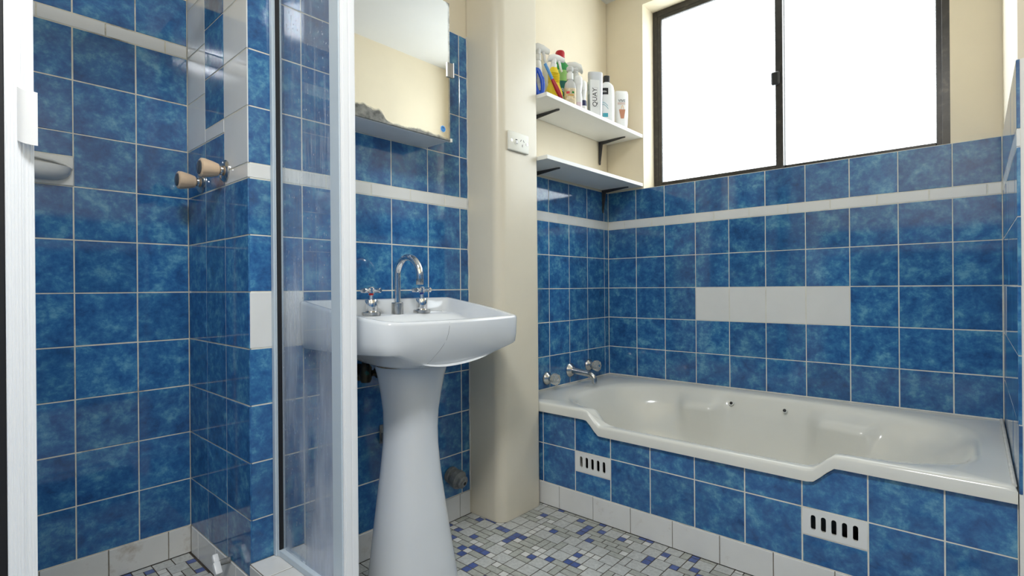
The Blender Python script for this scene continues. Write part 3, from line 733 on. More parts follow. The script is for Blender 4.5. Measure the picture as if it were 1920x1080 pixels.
# ------------------------------------------------------------------ pedestal basin
def basin():
    root = empty('pedestal_basin', (-1.24, 0.965, 0), 'white porcelain basin on a flared pedestal, cracked at the front', 'basin')
    off = Matrix.Translation((1.24, -0.965, 0))
    cx, cy = -1.235, 0.972
    def rounded(poly, rads, n=8):
        out = []
        m = len(poly)
        for i in range(m):
            p, a, b = Vector(poly[i]), Vector(poly[i-1]), Vector(poly[(i+1) % m])
            r = rads[i]; d1 = (a-p).normalized()*r; d2 = (b-p).normalized()*r
            for k in range(n+1):
                t = k/n; out.append((p+d1)*(1-t)**2 + p*2*t*(1-t) + (p+d2)*t*t)
        return out
    base = rounded([(-1.432, 0.690), (-1.20, 0.690), (-1.055, 0.735), (-1.035, 0.965), (-1.050, 1.205), (-1.20, 1.247), (-1.432, 1.253)],
                   [0.012, 0.06, 0.045, 0.10, 0.022, 0.06, 0.012])
    N = 144
    ths = [2*math.pi*i/N for i in range(N)]
    for p in base: pass
    def cast(poly, th):
        d = Vector((math.cos(th), math.sin(th))); best = None
        for i in range(len(poly)):
            a = Vector(poly[i])-Vector((cx, cy)); b = Vector(poly[(i+1) % len(poly)])-Vector((cx, cy)); e = b-a
            den = d.x*e.y-d.y*e.x
            if abs(den) < 1e-12: continue
            t = (a.x*e.y-a.y*e.x)/den; s = (a.x*d.y-a.y*d.x)/den
            if t > 0 and -1e-6 <= s <= 1+1e-6 and (best is None or t > best): best = t
        return best
    R = [cast(base, th) for th in ths]
    def rimz(x): return 0.768+0.055*max(0, min(1, (-1.045-x)/0.387))
    def P(th, r): return cx+r*math.cos(th), cy+r*math.sin(th)
    def ringo(scale_off, zf):
        out = []
        for th, r in zip(ths, R):
            x, y = P(th, r-scale_off); x = max(x, -1.4325); out.append((x, y, zf(x, y)))
        return out
    def ell(rx, ry, ox, oy, n=2.0):
        out = []
        for th in ths:
            c, s = math.cos(th), math.sin(th); r = (abs(c/rx)**n+abs(s/ry)**n)**(-1/n); out.append((cx+ox+r*c, cy+oy+r*s))
        return out
    def blend(A, B, t, zf):
        return [((a[0]*(1-t)+b[0]*t), (a[1]*(1-t)+b[1]*t), zf(a, b)) for a, b in zip(A, B)]
    def bottomz(x): return 0.688+0.03*max(0, min(1, (-1.25-x)/0.18))*0
    outer = ringo(0, lambda x, y: rimz(x)-0.008)
    bowlb = ell(0.155, 0.165, 0.005, -0.01, 2.2)
    foot = ell(0.085, 0.100, 0.0, -0.01, 2.4)
    r_low = ringo(0.006, lambda x, y: 0.690)
    r_low0 = ringo(0.002, lambda x, y: 0.715)
    under = [((a[0]*0.72+b[0]*0.28), (a[1]*0.72+b[1]*0.28), 0.684) for a, b in zip(ringo(0.012, lambda x, y: 0), [(p[0], p[1]) for p in bowlb])]
    # lower the skirt towards the front centre so the apron runs into the bowl
    def front(x, y): 
        t = max(0, min(1, (x+1.20)/0.13)); return t*max(0, 1-((y-0.93)/(0.16 if y < 0.93 else 0.26))**2)
    r_low = [(x-0.020*front(x, y), y, z-0.036*front(x, y)) for x, y, z in r_low]
    under = [(x, y, z-0.040*front(x+0.05, y)) for x, y, z in under]
    rings = [[(p[0], p[1], 0.630) for p in foot], [(p[0], p[1], 0.634) for p in ell(0.11, 0.125, 0.0, -0.01, 2.3)], [(p[0], p[1], 0.648) for p in bowlb], under,
             [(x, y, z-0.003) for x, y, z in ringo(0.010, lambda x, y: 0.690)] , r_low, r_low0, outer]
    rings[4] = [(x-0.020*front(x, y), y, z-0.038*front(x, y)) for x, y, z in rings[4]]
    rings += [ringo(0.002, lambda x, y: rimz(x)-0.003), ringo(0.007, lambda x, y: rimz(x)), ringo(0.018, lambda x, y: rimz(x)-0.0005), ringo(0.025, lambda x, y: rimz(x)-0.004)]
    # inside: ledge at the back, bowl at the front
    def back(x): return max(0, min(1, (-1.27-x)/0.06))
    inner = ringo(0.036, lambda x, y: (0.778 if x < -1.30 else rimz(x)-0.012))
    inner = [(x, y, 0.776*back(x)+(rimz(x)-0.013)*(1-back(x))) for x, y, z in inner]
    bowl0 = ell(0.130, 0.215, 0.045, 0.0, 2.8)
    led = [(a[0]*0.45+b[0]*0.55, a[1]*0.45+b[1]*0.55, 0.7735 if a[0] < -1.27 else 0.757) for a, b in zip(inner, bowl0)]
    led = [(x, y, 0.7735*back(x)+0.754*(1-back(x))) for x, y, z in led]
    rings += [inner, led, [(x, y, 0.770*back(x-0.02)+0.748*(1-back(x-0.02))) for x, y in bowl0], [(x, y, 0.740) for x, y in ell(0.122, 0.205, 0.045, 0, 2.7)], [(x, y, 0.705) for x, y in ell(0.108, 0.18, 0.042, 0, 2.5)],
              [(x, y, 0.672) for x, y in ell(0.08, 0.13, 0.035, 0, 2.3)], [(x, y, 0.660) for x, y in ell(0.03, 0.04, 0.03, 0, 2)]]
    bm = bmesh.new(); loft(bm, rings, True, True)
    bo = obj('bowl', bm, 'porcelain', root, True, 75); bvh = BVHTree.FromPolygons([v.co.copy() for v in bo.data.vertices], [tuple(p.vertices) for p in bo.data.polygons])
    bo.data.transform(off)
    # hairline crack down the front
    pts = []
    for y, z in ((0.915, 0.764), (0.914, 0.752), (0.911, 0.735), (0.905, 0.718), (0.897, 0.702), (0.888, 0.688), (0.878, 0.676), (0.868, 0.664), (0.860, 0.656)):
        h = bvh.ray_cast(Vector((-0.5, y, z)), Vector((-1, 0, 0)))
        if h[0]: pts.append(h[0]+h[1]*0.0001)
    bm = bmesh.new(); tube(bm, pts, 0.0005, 6); bm.transform(off); c = obj('crack', bm, 'crack_line', bo); c['label'] = 'fine grey hairline crack'
    # waste
    bm = bmesh.new(); lathe(bm, (-1.205, cy, 0.659), (0, 0, 1), [(0, 0.022), (0.003, 0.022), (0.0035, 0.016)], 24); bm.transform(off); obj('waste', bm, 'chrome', bo, True)
    # pedestal: flared hollow-look column
    prof = [(0.0, .127, .118), (0.02, .126, .117), (0.08, .118, .109), (0.16, .107, .100), (0.24, .096, .091), (0.32, .085, .082), (0.40, .076, .077), (0.45, .0745, .076), (0.50, .076, .078), (0.55, .084, .083), (0.60, .094, .090), (0.628, .102, .096), (0.634, .100, .094)]
    rings = []
    for z, rw, rd in prof:
        k = []
        for th in ths[::3]:
            c, s = math.cos(th), math.sin(th); n = 2.35
            r = (abs(c/rd)**n+abs(s/rw)**n)**(-1/n); k.append((-1.238+r*c, 0.938+r*s-0.006*math.sin(math.pi*min(1, z/0.63)), z))
        rings.append(k)
    bm = bmesh.new(); loft(bm, rings); bm.transform(off); obj('pedestal', bm, 'porcelain', root, True, 60)
    # dirty joint between bowl and pedestal
    bm = bmesh.new()
    tube(bm, [(-1.238+0.101*math.cos(a), 0.942+0.107*math.sin(a), 0.6345) for a in [math.radians(-110+8*i) for i in range(31)]], 0.0022, 6); bm.transform(off)
    obj('joint', bm, 'joint_dirt', root)['label'] = 'dirty brown sealant joint'
basin()

def basin_tap(y, label, ring):
    t = empty('basin_tap', (-1.364, y, 0.7735), label, 'tap', 'cross handled basin taps')
    bm = bmesh.new(); lathe(bm, (0, 0, 0), (0, 0, 1), [(0, 0.028), (0.009, 0.028), (0.0105, 0.0265)], 28); obj('base', bm, 'chrome_worn', t, True)
    bm = bmesh.new(); lathe(bm, (0, 0, 0.0095), (0, 0, 1), [(0, 0.0165), (0.004, 0.0185), (0.036, 0.0185), (0.0385, 0.017), (0.039, 0.007), (0.055, 0.0055)], 28); obj('body', bm, 'chrome', t, True)
    bm = bmesh.new(); lathe(bm, (0, 0, 0.061), (0, 0, 1), [(0, 0.0058), (0.001, 0.0072), (0.004, 0.0072), (0.005, 0.0058)], 20); obj('index_ring', bm, ring, t, True)
    bm = bmesh.new()
    lathe(bm, (0, 0, 0.0655), (0, 0, 1), [(0, 0.007), (0.002, 0.0105), (0.018, 0.0105), (0.021, 0.008)], 20)
    a0 = math.radians(22)
    for k in range(4):
        a = a0+k*math.pi/2; d = (math.cos(a), math.sin(a), 0)
        lathe(bm, (0, 0, 0.076), d, [(0.006, 0.0055), (0.012, 0.0062), (0.028, 0.0078), (0.033, 0.0078), (0.0345, 0.0060)], 16)
    obj('cross_handle', bm, 'chrome', t, True)
basin_tap(0.885, 'chrome cross handled basin tap with red ring', 'hot_red')
basin_tap(1.077, 'chrome cross handled basin tap with dark blue ring', 'cold_blue')
def basin_spout():
    t = empty('basin_spout', (-1.364, 0.98, 0.7735), 'chrome swan neck spout on the basin ledge', 'spout')
    bm = bmesh.new(); lathe(bm, (0, 0, 0), (0, 0, 1), [(0, 0.0185), (0.035, 0.0185), (0.037, 0.017)], 28); obj('collar', bm, 'chrome_worn', t, True)
    r = 0.057
    path = [(0, 0, 0.03), (0, 0, 0.07), (0, 0, 0.105), (0, 0, 0.120)]+[(r-r*math.cos(a), 0, 0.120+r*math.sin(a)) for a in [math.pi*i/18 for i in range(1, 19)]]+[(2*r, 0, 0.112), (2*r, 0, 0.104)]
    bm = bmesh.new(); tube(bm, path, 0.0108, 20); obj('swan_neck', bm, 'chrome', t, True, 60)
    bm = bmesh.new(); lathe(bm, (2*r, 0, 0.110), (0, 0, -1), [(0, 0.0113), (0.016, 0.0113), (0.018, 0.0100)], 20); obj('aerator', bm, 'chrome_worn', t, True)
basin_spout()

# plumbing
def waste_pipe():
    t = empty('waste_pipe', (XB, 1.262, 0.155), 'grey plastic waste pipe stub with collar beside the pedestal', 'pipe')
    bm = bmesh.new(); lathe(bm, (0.0005, -0.004, 0.018), (1, 0, -0.15), [(0, 0.030), (0.012, 0.030), (0.014, 0.024), (0.026, 0.024)], 24); obj('wall_socket', bm, 'pvc_grey', t, True)
    bm = bmesh.new(); lathe(bm, (0.022, 0, 0.010), (0.95, 0.05, -0.22), [(0, 0.029), (0.004, 0.033), (0.022, 0.033), (0.026, 0.028), (0.030, 0.024), (0.040, 0.023), (0.044, 0.018)], 32, star=lambda a, k: 1+0.03*math.cos(a*2*math.pi*8)); obj('collar_nut', bm, 'pvc_grey', t, True)
    bm = bmesh.new(); lathe(bm, (0.063, 0.002, 0.001), (0.95, 0.05, -0.22), [(0, 0.012), (0.006, 0.012), (0.007, 0.008)], 20); o = obj('end_ring', bm, 'pvc_grey', t, True)
    bm = bmesh.new(); lathe(bm, (0.0695, 0.0023, -0.0005), (0.95, 0.05, -0.22), [(0, 0.006), (0.001, 0.006)], 14); obj('bore', bm, 'dark_slot', o)
waste_pipe()
def valve():
    t = empty('stop_valve', (XB, 0.880, 0.595), 'dark tarnished stop valve under the basin', 'valve')
    bm = bmesh.new(); lathe(bm, (0.0005, 0, 0), (1, 0, 0), [(0, 0.026), (0.006, 0.026), (0.010, 0.012), (0.045, 0.011)], 20); obj('wall_flange', bm, 'old_brass', t, True)
    bm = bmesh.new(); lathe(bm, (0.045, 0, -0.026), (0, 0, 1), [(0, 0.014), (0.010, 0.018), (0.045, 0.018), (0.054, 0.012), (0.066, 0.010)], 20); obj('body', bm, 'old_brass', t, True)
    bm = bmesh.new(); lathe(bm, (0.050, 0.016, 0.0), (0.1, 1, 0), [(0, 0.009), (0.014, 0.009), (0.016, 0.016), (0.026, 0.017), (0.028, 0.012)], 24, star=lambda a, k: 1+0.08*math.cos(a*2*math.pi*5)); obj('handwheel', bm, 'old_brass', t, True)
    bm = bmesh.new(); tube(bm, [(0.045, -0.0, 0.036), (0.047, 0.005, 0.055), (0.052, 0.012, 0.075), (0.056, 0.018, 0.086)], 0.006, 10); obj('supply_tube', bm, 'old_brass', t, True)
valve()
def clip():
    t = empty('pipe_clip', (XB, 0.972, 0.385), 'small grey bracket on the wall behind the pedestal', 'bracket')
    bm = bmesh.new(); bx(bm, (0.0005, -0.016, -0.030), (0.004, 0.016, 0.030), 0.001); obj('backing', bm, 'pvc_grey', t)
    bm = bmesh.new(); bx(bm, (0.004, -0.012, -0.024), (0.026, 0.014, 0.004), 0.002); obj('jaw', bm, 'pvc_grey', t)
clip()

# ------------------------------------------------------------------ mirror cabinet
def cabinet():
    t = empty('mirror_cabinet', (XB, 0.94, 1.345), 'shallow mirrored wall cabinet with decayed lower edge', 'cabinet')
    off = Matrix.Translation((-XB, -0.94, -1.345))
    y0, y1, z0, z1, xf = 0.795, 1.157, 1.345, 1.805, -1.302
    def p(name, lo, hi, mat, parent=t, bev=0.001):
        bm = bmesh.new(); bx(bm, lo, hi, bev); bm.transform(off); return obj(name, bm, mat, parent)
    p('carcass', (XB+0.0005, y0, z0), (xf-0.014, y1-0.004, z1), 'cabinet_white')
    d = p('door', (xf-0.014, y0, z0-0.002), (xf-0.0045, y1, z1), 'cabinet_white')
    me = bpy.data.meshes.new('mirror'); bm = bmesh.new(); bx(bm, (xf-0.0045, y0+0.001, z0), (xf, y1-0.003, z1-0.001), 0.0008)
    g = obj('mirror', bm, 'mirror_silver', d); g['label'] = 'mirror glass with grey decayed silvering along the bottom'
    # material uses object coordinates in room units: keep mesh in room units, shift the object
    g.matrix_world = Matrix.Identity(4); g.matrix_parent_inverse = Matrix.Identity(4); g.location = (-XB, -0.94, -1.345)
    c = p('catch', (xf-0.002, y1-0.018, 1.555), (xf+0.0035, y1+0.006, 1.605), 'dull_metal', d, 0.0015); c['label'] = 'small metal finger catch'
    p('catch_lip', (xf-0.001, y1+0.004, 1.555), (xf+0.011, y1+0.0075, 1.605), 'dull_metal', c, 0.001)
    p('corner_cap', (xf-0.006, y1-0.004, z0-0.004), (xf+0.003, y1+0.004, z0+0.008), 'ivory_plastic', d, 0.001)
    s = empty('tmp'); bpy.data.objects.remove(s)
    bm = bmesh.new(); lathe(bm, (xf, 1.121, 1.378), (1, 0, 0), [(0.0001, 0.0115), (0.0012, 0.0115), (0.0016, 0.011)], 28)
    st = obj('round_sticker', bm, 'sticker_ring', None, True); setp(st, 'small round blue sticker on the cabinet mirror', 'sticker')
    bm = bmesh.new(); lathe(bm, (xf+0.0014, 1.121, 1.378), (1, 0, 0), [(0, 0.0098), (0.0008, 0.0098)], 28); k = obj('blue_face', bm, 'sticker_blue', st)
    bm = bmesh.new()
    for dy in (-0.0022, 0.0022): bx(bm, (xf+0.0021, 1.121+dy-0.0012, 1.3795), (xf+0.0025, 1.121+dy+0.0012, 1.3835), 0.0003)
    obj('dots', bm, 'ink_black', k)
cabinet()

# ------------------------------------------------------------------ shelves
SX0, SX1, SY0, SY1 = XB+0.001, -1.232, 1.589, YW-0.001
def shelf(zb, label, byr):
    t = empty('wall_shelf', ((SX0+SX1)/2, (SY0+SY1)/2, zb), label, 'shelf', 'white wall shelves')
    off = Matrix.Translation((-(SX0+SX1)/2, -(SY0+SY1)/2, -zb))
    bm = bmesh.new(); bx(bm, (SX0, SY0, zb), (SX1, SY1, zb+0.016), 0.0008); bm.transform(off); obj('board', bm, 'shelf_laminate', t)
    for y in (1.742, byr):
        bm = bmesh.new()
        # arm (tapered, rounded tip) under the board and leg down the wall
        w = 0.0085
        arm = [(XB+0.001, y-w, zb-0.0005), (-1.296, y-w*0.8, zb-0.0005), (-1.286, y-w*0.4, zb-0.0005), (-1.284, y, zb-0.0005), (-1.286, y+w*0.4, zb-0.0005), (-1.296, y+w*0.8, zb-0.0005), (XB+0.001, y+w, zb-0.0005)]
        prism(bm, arm, (0, 0, 1), 0.0045)
        leg = [(XB+0.005, y-w, zb-0.001), (XB+0.005, y+w, zb-0.001), (XB+0.005, y+w*0.8, zb-0.108), (XB+0.005, y+w*.4, zb-0.117), (XB+0.005, y-w*.4, zb-0.117), (XB+0.005, y-w*0.8, zb-0.108)]
        prism(bm, leg, (1, 0, 0), 0.004)
        prism(bm, [(XB+0.003, y-0.002, zb-0.002), (-1.30, y-0.002, zb-0.002), (-1.30, y-0.002, zb-0.006), (XB+0.02, y-0.002, zb-0.016), (XB+0.008, y-0.002, zb-0.10), (XB+0.003, y-0.002, zb-0.10)], (0, -1, 0), 0.004)
        bm.transform(off); obj('bracket', bm, 'bracket_grey', t)['label'] = 'dark grey metal shelf bracket'
shelf(1.597, 'upper white shelf crowded with bottles', 2.285); shelf(1.3535, 'lower empty white shelf just above the blue tiles', 2.312)

# ------------------------------------------------------------------ power point
def power_point():
    t = empty('power_point', (-1.272, 1.458, 1.395), 'white wall power point with one switch on the cream column', 'socket')
    bm = bmesh.new(); bx(bm, (0.0005, -0.058, -0.036), (0.010, 0.058, 0.036), 0.004, 3); obj('plate', bm, 'ivory_plastic', t, True)
    for y in (-0.042, 0.045):
        bm = bmesh.new(); lathe(bm, (0.010, y, 0.0), (1, 0, 0), [(0, 0.0055), (0.0012, 0.0050)], 16); obj('screw', bm, 'chrome_worn', t)
    bm = bmesh.new(); lathe(bm, (0.0095, -0.016, 0.0), (1, 0, 0), [(0, 0.0135), (0.0015, 0.0130)], 24); s = obj('switch_bezel', bm, 'ivory_plastic', t, True)
    bm = bmesh.new(); bx(bm, (0.0105, -0.021, -0.008), (0.0150, -0.011, 0.004), 0.001); obj('rocker', bm, 'white_plastic', s)
    bm = bmesh.new(); bx(bm, (0.0105, -0.021, 0.004), (0.0114, -0.011, 0.008)); obj('rocker_gap', bm, 'dark_slot', s)
    for y, z, a in ((0.010, 0.008, 35), (0.026, 0.008, -35), (0.018, -0.010, 0)):
        bm = bmesh.new(); bx(bm, (0.0096, -0.0011, -0.0048), (0.0103, 0.0011, 0.0048)); bm.transform(Matrix.Translation((0, y, z)) @ Matrix.Rotation(math.radians(-a), 4, 'X')); obj('pin_slot', bm, 'dark_slot', t)
power_point()

# ------------------------------------------------------------------ shower fittings
def shower_screen():
    t = empty('shower_screen', (-1.25, 0.655, HZ), 'fixed glass shower screen with pale frame beside the basin', 'screen')
    off = Matrix.Translation((1.25, -0.655, -HZ)); zt = 1.93
    def p(name, boxes, mat, parent=t, bev=0.0015):
        bm = bmesh.new()
        for lo, hi in boxes: bx(bm, lo, hi, bev)
        bm.transform(off); return obj(name, bm, mat, parent)
    p('wall_channel', [((XB+0.0005, 0.616, HZ), (XB+0.017, 0.642, zt)), ((XB+0.017, 0.620, HZ), (XB+0.024, 0.640, zt))], 'pale_alu')
    p('wall_seal', [((XB+0.024, 0.6215, HZ+.019), (XB+0.0265, 0.6330, zt-.031))], 'black_rubber', bev=0)
    p('bottom_rail', [((XB+0.022, 0.622, HZ), (-1.137, 0.648, HZ+0.018))], 'pale_alu')
    p('top_rail', [((XB+0.022, 0.620, zt-.03), (-1.137, 0.650, zt))], 'pale_alu')
    p('glass_pane', [((XB+0.026, 0.6335, HZ+0.012), (-1.130, 0.6385, zt-.02))], 'shower_glass', bev=0)['label'] = 'wet, soap-streaked clear glass'
    # corner post: stepped section
    p('corner_post', [((-1.137, 0.628, HZ), (-1.094, 0.652, zt)), ((-1.130, 0.652, HZ), (-1.094, 0.662, zt))], 'pale_alu')
    p('post_cover', [((-1.094, 0.630, HZ), (-1.0885, 0.667, zt)), ((-1.0885, 0.634, HZ), (-1.0872, 0.648, zt)), ((-1.0885, 0.651, HZ), (-1.0865, 0.664, zt))], 'white_alu', bev=0.0008)
shower_screen()
def shower_door():
    t = empty('shower_door', (-1.1, -0.2, HZ), 'white framed shower door edge with white handle', 'door')
    off = Matrix.Translation((1.1, 0.2, -HZ)); zt = 1.93
    def p(name, boxes, mat, parent=t, bev=0.0008):
        bm = bmesh.new()
        for lo, hi in boxes: bx(bm, lo, hi, bev)
        bm.transform(off); return obj(name, bm, mat, parent)
    ribs = [((-1.104, 0.0745+0.0040*k, HZ+.02), (-1.0994, 0.0745+0.0040*k+0.0026, zt-.02)) for k in range(8)]
    p('stile', [((-1.125, 0.074, HZ+.02), (-1.100, 0.1075, zt-.02))]+ribs+[((-1.1, 0.094, HZ+.02), (-1.0985, 0.0958, zt-.02))], 'white_alu')
    p('seal', [((-1.118, 0.064, HZ+.03), (-1.1035, 0.0738, zt-.03))], 'black_rubber')
    p('stile', [((-1.125, -0.42, HZ+.02), (-1.100, -0.385, zt-.02))], 'white_alu')
    p('bottom_rail', [((-1.123, -0.385, HZ+.02), (-1.102, 0.074, HZ+.055))], 'white_alu')
    p('top_rail', [((-1.123, -0.385, zt-.055), (-1.102, 0.074, zt-.02))], 'white_alu')
    p('glass_pane', [((-1.115, -0.387, HZ+.05), (-1.110, 0.066, zt-.05))], 'shower_glass', bev=0)
    # curved pull handle: profile swept vertically
    sec = [(-1.0985, 0.0880), (-1.093, 0.0878), (-1.086, 0.0905), (-1.080, 0.0965), (-1.0775, 0.1045), (-1.0775, 0.1095), (-1.0805, 0.1100), (-1.0825, 0.1060), (-1.086, 0.1010), (-1.091, 0.0965), (-1.0985, 0.0950)]
    bm = bmesh.new()
    za, zb = 1.083, 1.172
    def lev(z, drop): return [(x, y, z+drop*((x+1.0985)/0.021)) for x, y in sec]
    loft(bm, [lev(za+.006, -0.010), lev(za+.008, -0.010), lev(zb-.006, -0.008), lev(zb, -0.012)])
    bm.transform(off); obj('handle', bm, 'white_plastic', t, True, 40)['label'] = 'white moulded pull handle'
shower_door()
def track():
    t = empty('door_track', (-1.112, 0.07, HZ), 'white sliding track along the shower kerb', 'track')
    bm = bmesh.new(); bx(bm, (-0.02, -0.548, 1.912-HZ), (0.013, 0.557, 1.945-HZ), 0.002); obj('top_rail', bm, 'white_alu', t)
    bm = bmesh.new(); bx(bm, (-0.02, -0.548, 0.0005), (0.013, 0.557, 0.018), 0.002); obj('bottom_rail', bm, 'white_alu', t)
track()
def shower_tap(x, z, label):
    t = empty('shower_tap', (x, YS, z), label, 'tap', 'beige shower taps')
    bm = bmesh.new(); lathe(bm, (0, -0.0004, 0), (0, -1, 0), [(0, 0.031), (0.003, 0.031), (0.008, 0.027), (0.011, 0.018)], 28); obj('flange', bm, 'chrome_worn', t, True)
    bm = bmesh.new(); lathe(bm, (0, -0.006, 0), (0, -1, 0), [(0, 0.0125), (0.010, 0.0125), (0.012, 0.010), (0.020, 0.010)], 24, star=lambda a, k: 1+0.04*math.cos(a*2*math.pi*12)); obj('spindle', bm, 'chrome', t, True)
    bm = bmesh.new()
    lathe(bm, (0, -0.019, 0), (0, -1, 0), [(0, 0.014), (0.002, 0.0175), (0.016, 0.0215), (0.038, 0.0260), (0.045, 0.0255), (0.048, 0.022)], 48, star=lambda a, k: 1+0.055*(abs(math.cos(a*2*math.pi*2))**0.5-0.5)*min(1, max(0, (k-0.003)/0.02)))
    k = obj('knob', bm, 'beige_plastic', t, True, 40); k['label'] = 'beige plastic lobed knob'
    bm = bmesh.new(); lathe(bm, (0, -0.0665, 0), (0, -1, 0), [(0, 0.019), (0.0025, 0.0185), (0.004, 0.014)], 28); obj('end_cap', bm, 'smoke_cap', k, True)
shower_tap(-1.590, 1.193, 'beige shower tap nearer the screen, in front of the white tiles'); shower_tap(-1.785, 1.187, 'beige shower tap nearer the shower corner')
def hose_cock():
    t = empty('drain_cock', (-1.574, YS-0.003, 0.092), 'small white plastic tap low on the shower skirting', 'tap')
    bm = bmesh.new(); lathe(bm, (0, 0, 0), (-0.1, -1, 0.02), [(0, 0.0085), (0.022, 0.0080), (0.024, 0.0065), (0.032, 0.0065)], 16); obj('stem', bm, 'pvc_grey', t, True)
    bm = bmesh.new()
    R = Matrix.Translation((-0.003, -0.030, 0.000)) @ Matrix.Rotation(math.radians(48), 4, 'Y')
    bx(bm, (-0.026, -0.011, -0.0085), (-0.003, 0.004, 0.0085), 0.003, 2, R); bx(bm, (-0.004, -0.014, -0.0095), (0.030, 0.004, 0.0095), 0.003, 2, R); obj('handle', bm, 'white_plastic', t, True)
hose_cock()
def soap_dish():
    t = empty('soap_dish', (XA, 0.194, row(2)), 'white ceramic soap dish set into the shower wall', 'soap dish')
    bm = bmesh.new(); bx(bm, (-0.004, -0.0735, 0.001), (0.003, 0.0755, 0.083), 0.0015); obj('back_plate', bm, 'soap_ceramic', t)
    bm = bmesh.new(); rings = []
    n = 20
    for k in range(9):
        a = math.pi/2*k/8
        w, d, z = 0.070*math.cos(a)**0.55+0.0005, 0.052*math.cos(a)**0.6+0.0005, 0.046-0.036*math.sin(a)
        rings.append([(0.002+d*math.sin(math.pi*i/n), -w*math.cos(math.pi*i/n), z) for i in range(n+1)])
    inner = [[(0.002+p[0]*0.84, p[1]*0.88, p[2]) for p in rings[0]], [(0.002+p[0]*0.78, p[1]*0.80, 0.034) for p in rings[0]], [(0.002+p[0]*0.3, p[1]*0.4, 0.028) for p in rings[0]]]
    rr = list(reversed(inner))+[[(p[0], p[1], 0.049) for p in inner[0]], [(p[0], p[1], 0.049) for p in rings[0]]]+rings
    loft(bm, rr, True, True, True); obj('dish', bm, 'soap_ceramic', t, True, 60)
    bm = bmesh.new()
    tube(bm, [(0.004, -0.070, 0.070), (0.010, -0.03, 0.074), (0.010, 0.030, 0.066), (0.010, 0.058, 0.058), (0.007, 0.071, 0.050)], 0.0045, 10); obj('rim_bead', bm, 'soap_ceramic', t, True)
soap_dish()

# ------------------------------------------------------------------ bottles on the upper shelf
SZ = 1.6132
def sup(rx, ry, z, n=2.0, k=32, ox=0, oy=0):
    out = []
    for i in range(k):
        a = 2*math.pi*i/k; c, s = math.cos(a), math.sin(a)
        r = (abs(c/rx)**n+abs(s/ry)**n)**(-1/n); out.append((ox+r*c, oy+r*s, z))
    return out
def body(parent, name, prof, mat, tilt=None, n=2.4):
    bm = bmesh.new(); loft(bm, [sup(rx, ry, z, nn[0] if nn else n) for z, rx, ry, *nn in prof]); 
    if tilt: bm.transform(tilt)
    return obj(name, bm, mat, parent, True, 50)
def patch(parent, name, y0, y1, z0, z1, x, mat, ry=None, rx=None):
    """thin label following the front of the bottle"""
    bm = bmesh.new(); m = 8; a = []; b = []
    for i in range(m+1):
        y = y0+(y1-y0)*i/m
        xx = x if ry is None else rx*max(0, 1-abs(y/ry)**2.6)**(1/2.6)
        a.append((xx+0.0003, y)); b.append((xx+0.0008, y))
    pts = a+list(reversed(b))
    loft(bm, [[(p[0], p[1], z0) for p in pts], [(p[0], p[1], z1) for p in pts]])
    return obj(name, bm, mat, parent)
def letters(parent, s, size, x, y, z, mat, rot=0):
    me = text_mesh(s, size); o = link('lettering', me, mat, parent)
    o.matrix_local = basis((x, y, z), (0, 1, 0), (0, 0, 1), (1, 0, 0)) @ Matrix.Rotation(math.radians(rot), 4, 'Z')
    return o
def thing(name, x, y, label, cat, rot=0): return empty(name, (x, y, SZ), label, cat, 'toiletries on the upper shelf', rotz=math.radians(rot))
FACE = -42   # turned a little so that fronts look into the room
def trigger(parent, z, s=1.0, mat='milky_plastic', name='trigger_head'):
    bm = bmesh.new()
    lathe(bm, (0, 0, z), (0, 0, 1), [(0, 0.013*s), (0.018*s, 0.0135*s), (0.022*s, 0.009*s), (0.03*s, 0.009*s)], 20)
    # head: swept hood pointing forward (+y), nozzle and trigger lever
    hood = [(-0.026, 0.040, 0.009), (-0.020, 0.050, 0.013), (0.0, 0.055, 0.015), (0.022, 0.054, 0.013), (0.040, 0.050, 0.010), (0.046, 0.049, 0.009)]
    rings = []
    for yy, zz, r in hood: rings.append([(0.9*r*s*math.cos(a), yy*s, z+zz*s-0.008*s+r*s*math.sin(a)) for a in [2*math.pi*i/14 for i in range(14)]])
    loft(bm, rings)
    lathe(bm, (0, 0, z+0.022*s), (0, 0, 1), [(0, 0.011*s), (0.02*s, 0.012*s)], 14)
    h = obj(name, bm, mat, parent, True, 60)
    bm = bmesh.new(); tube(bm, [(0, 0.020*s, z+0.040*s), (0, 0.027*s, z+0.024*s), (0, 0.030*s, z+0.008*s), (0, 0.036*s, z-0.006*s)], [0.0055*s, 0.005*s, 0.0045*s, 0.0035*s], 10); obj('trigger', bm, mat, h, True)
    return h
# 1 tall white trigger spray at the shelf end
t = thing('spray_bottle', -1.394, 1.735, 'tall translucent white trigger spray bottle at the column end', 'bottle', -20)
body(t, 'bottle_body', [(0, .036, .026), (.004, .038, .028), (.07, .037, .027), (.11, .032, .024), (.15, .022, .020), (.195, .016, .016), (.215, .013, .013)], 'milky_plastic')
trigger(t, 0.212, 1.25, 'clear_plastic')
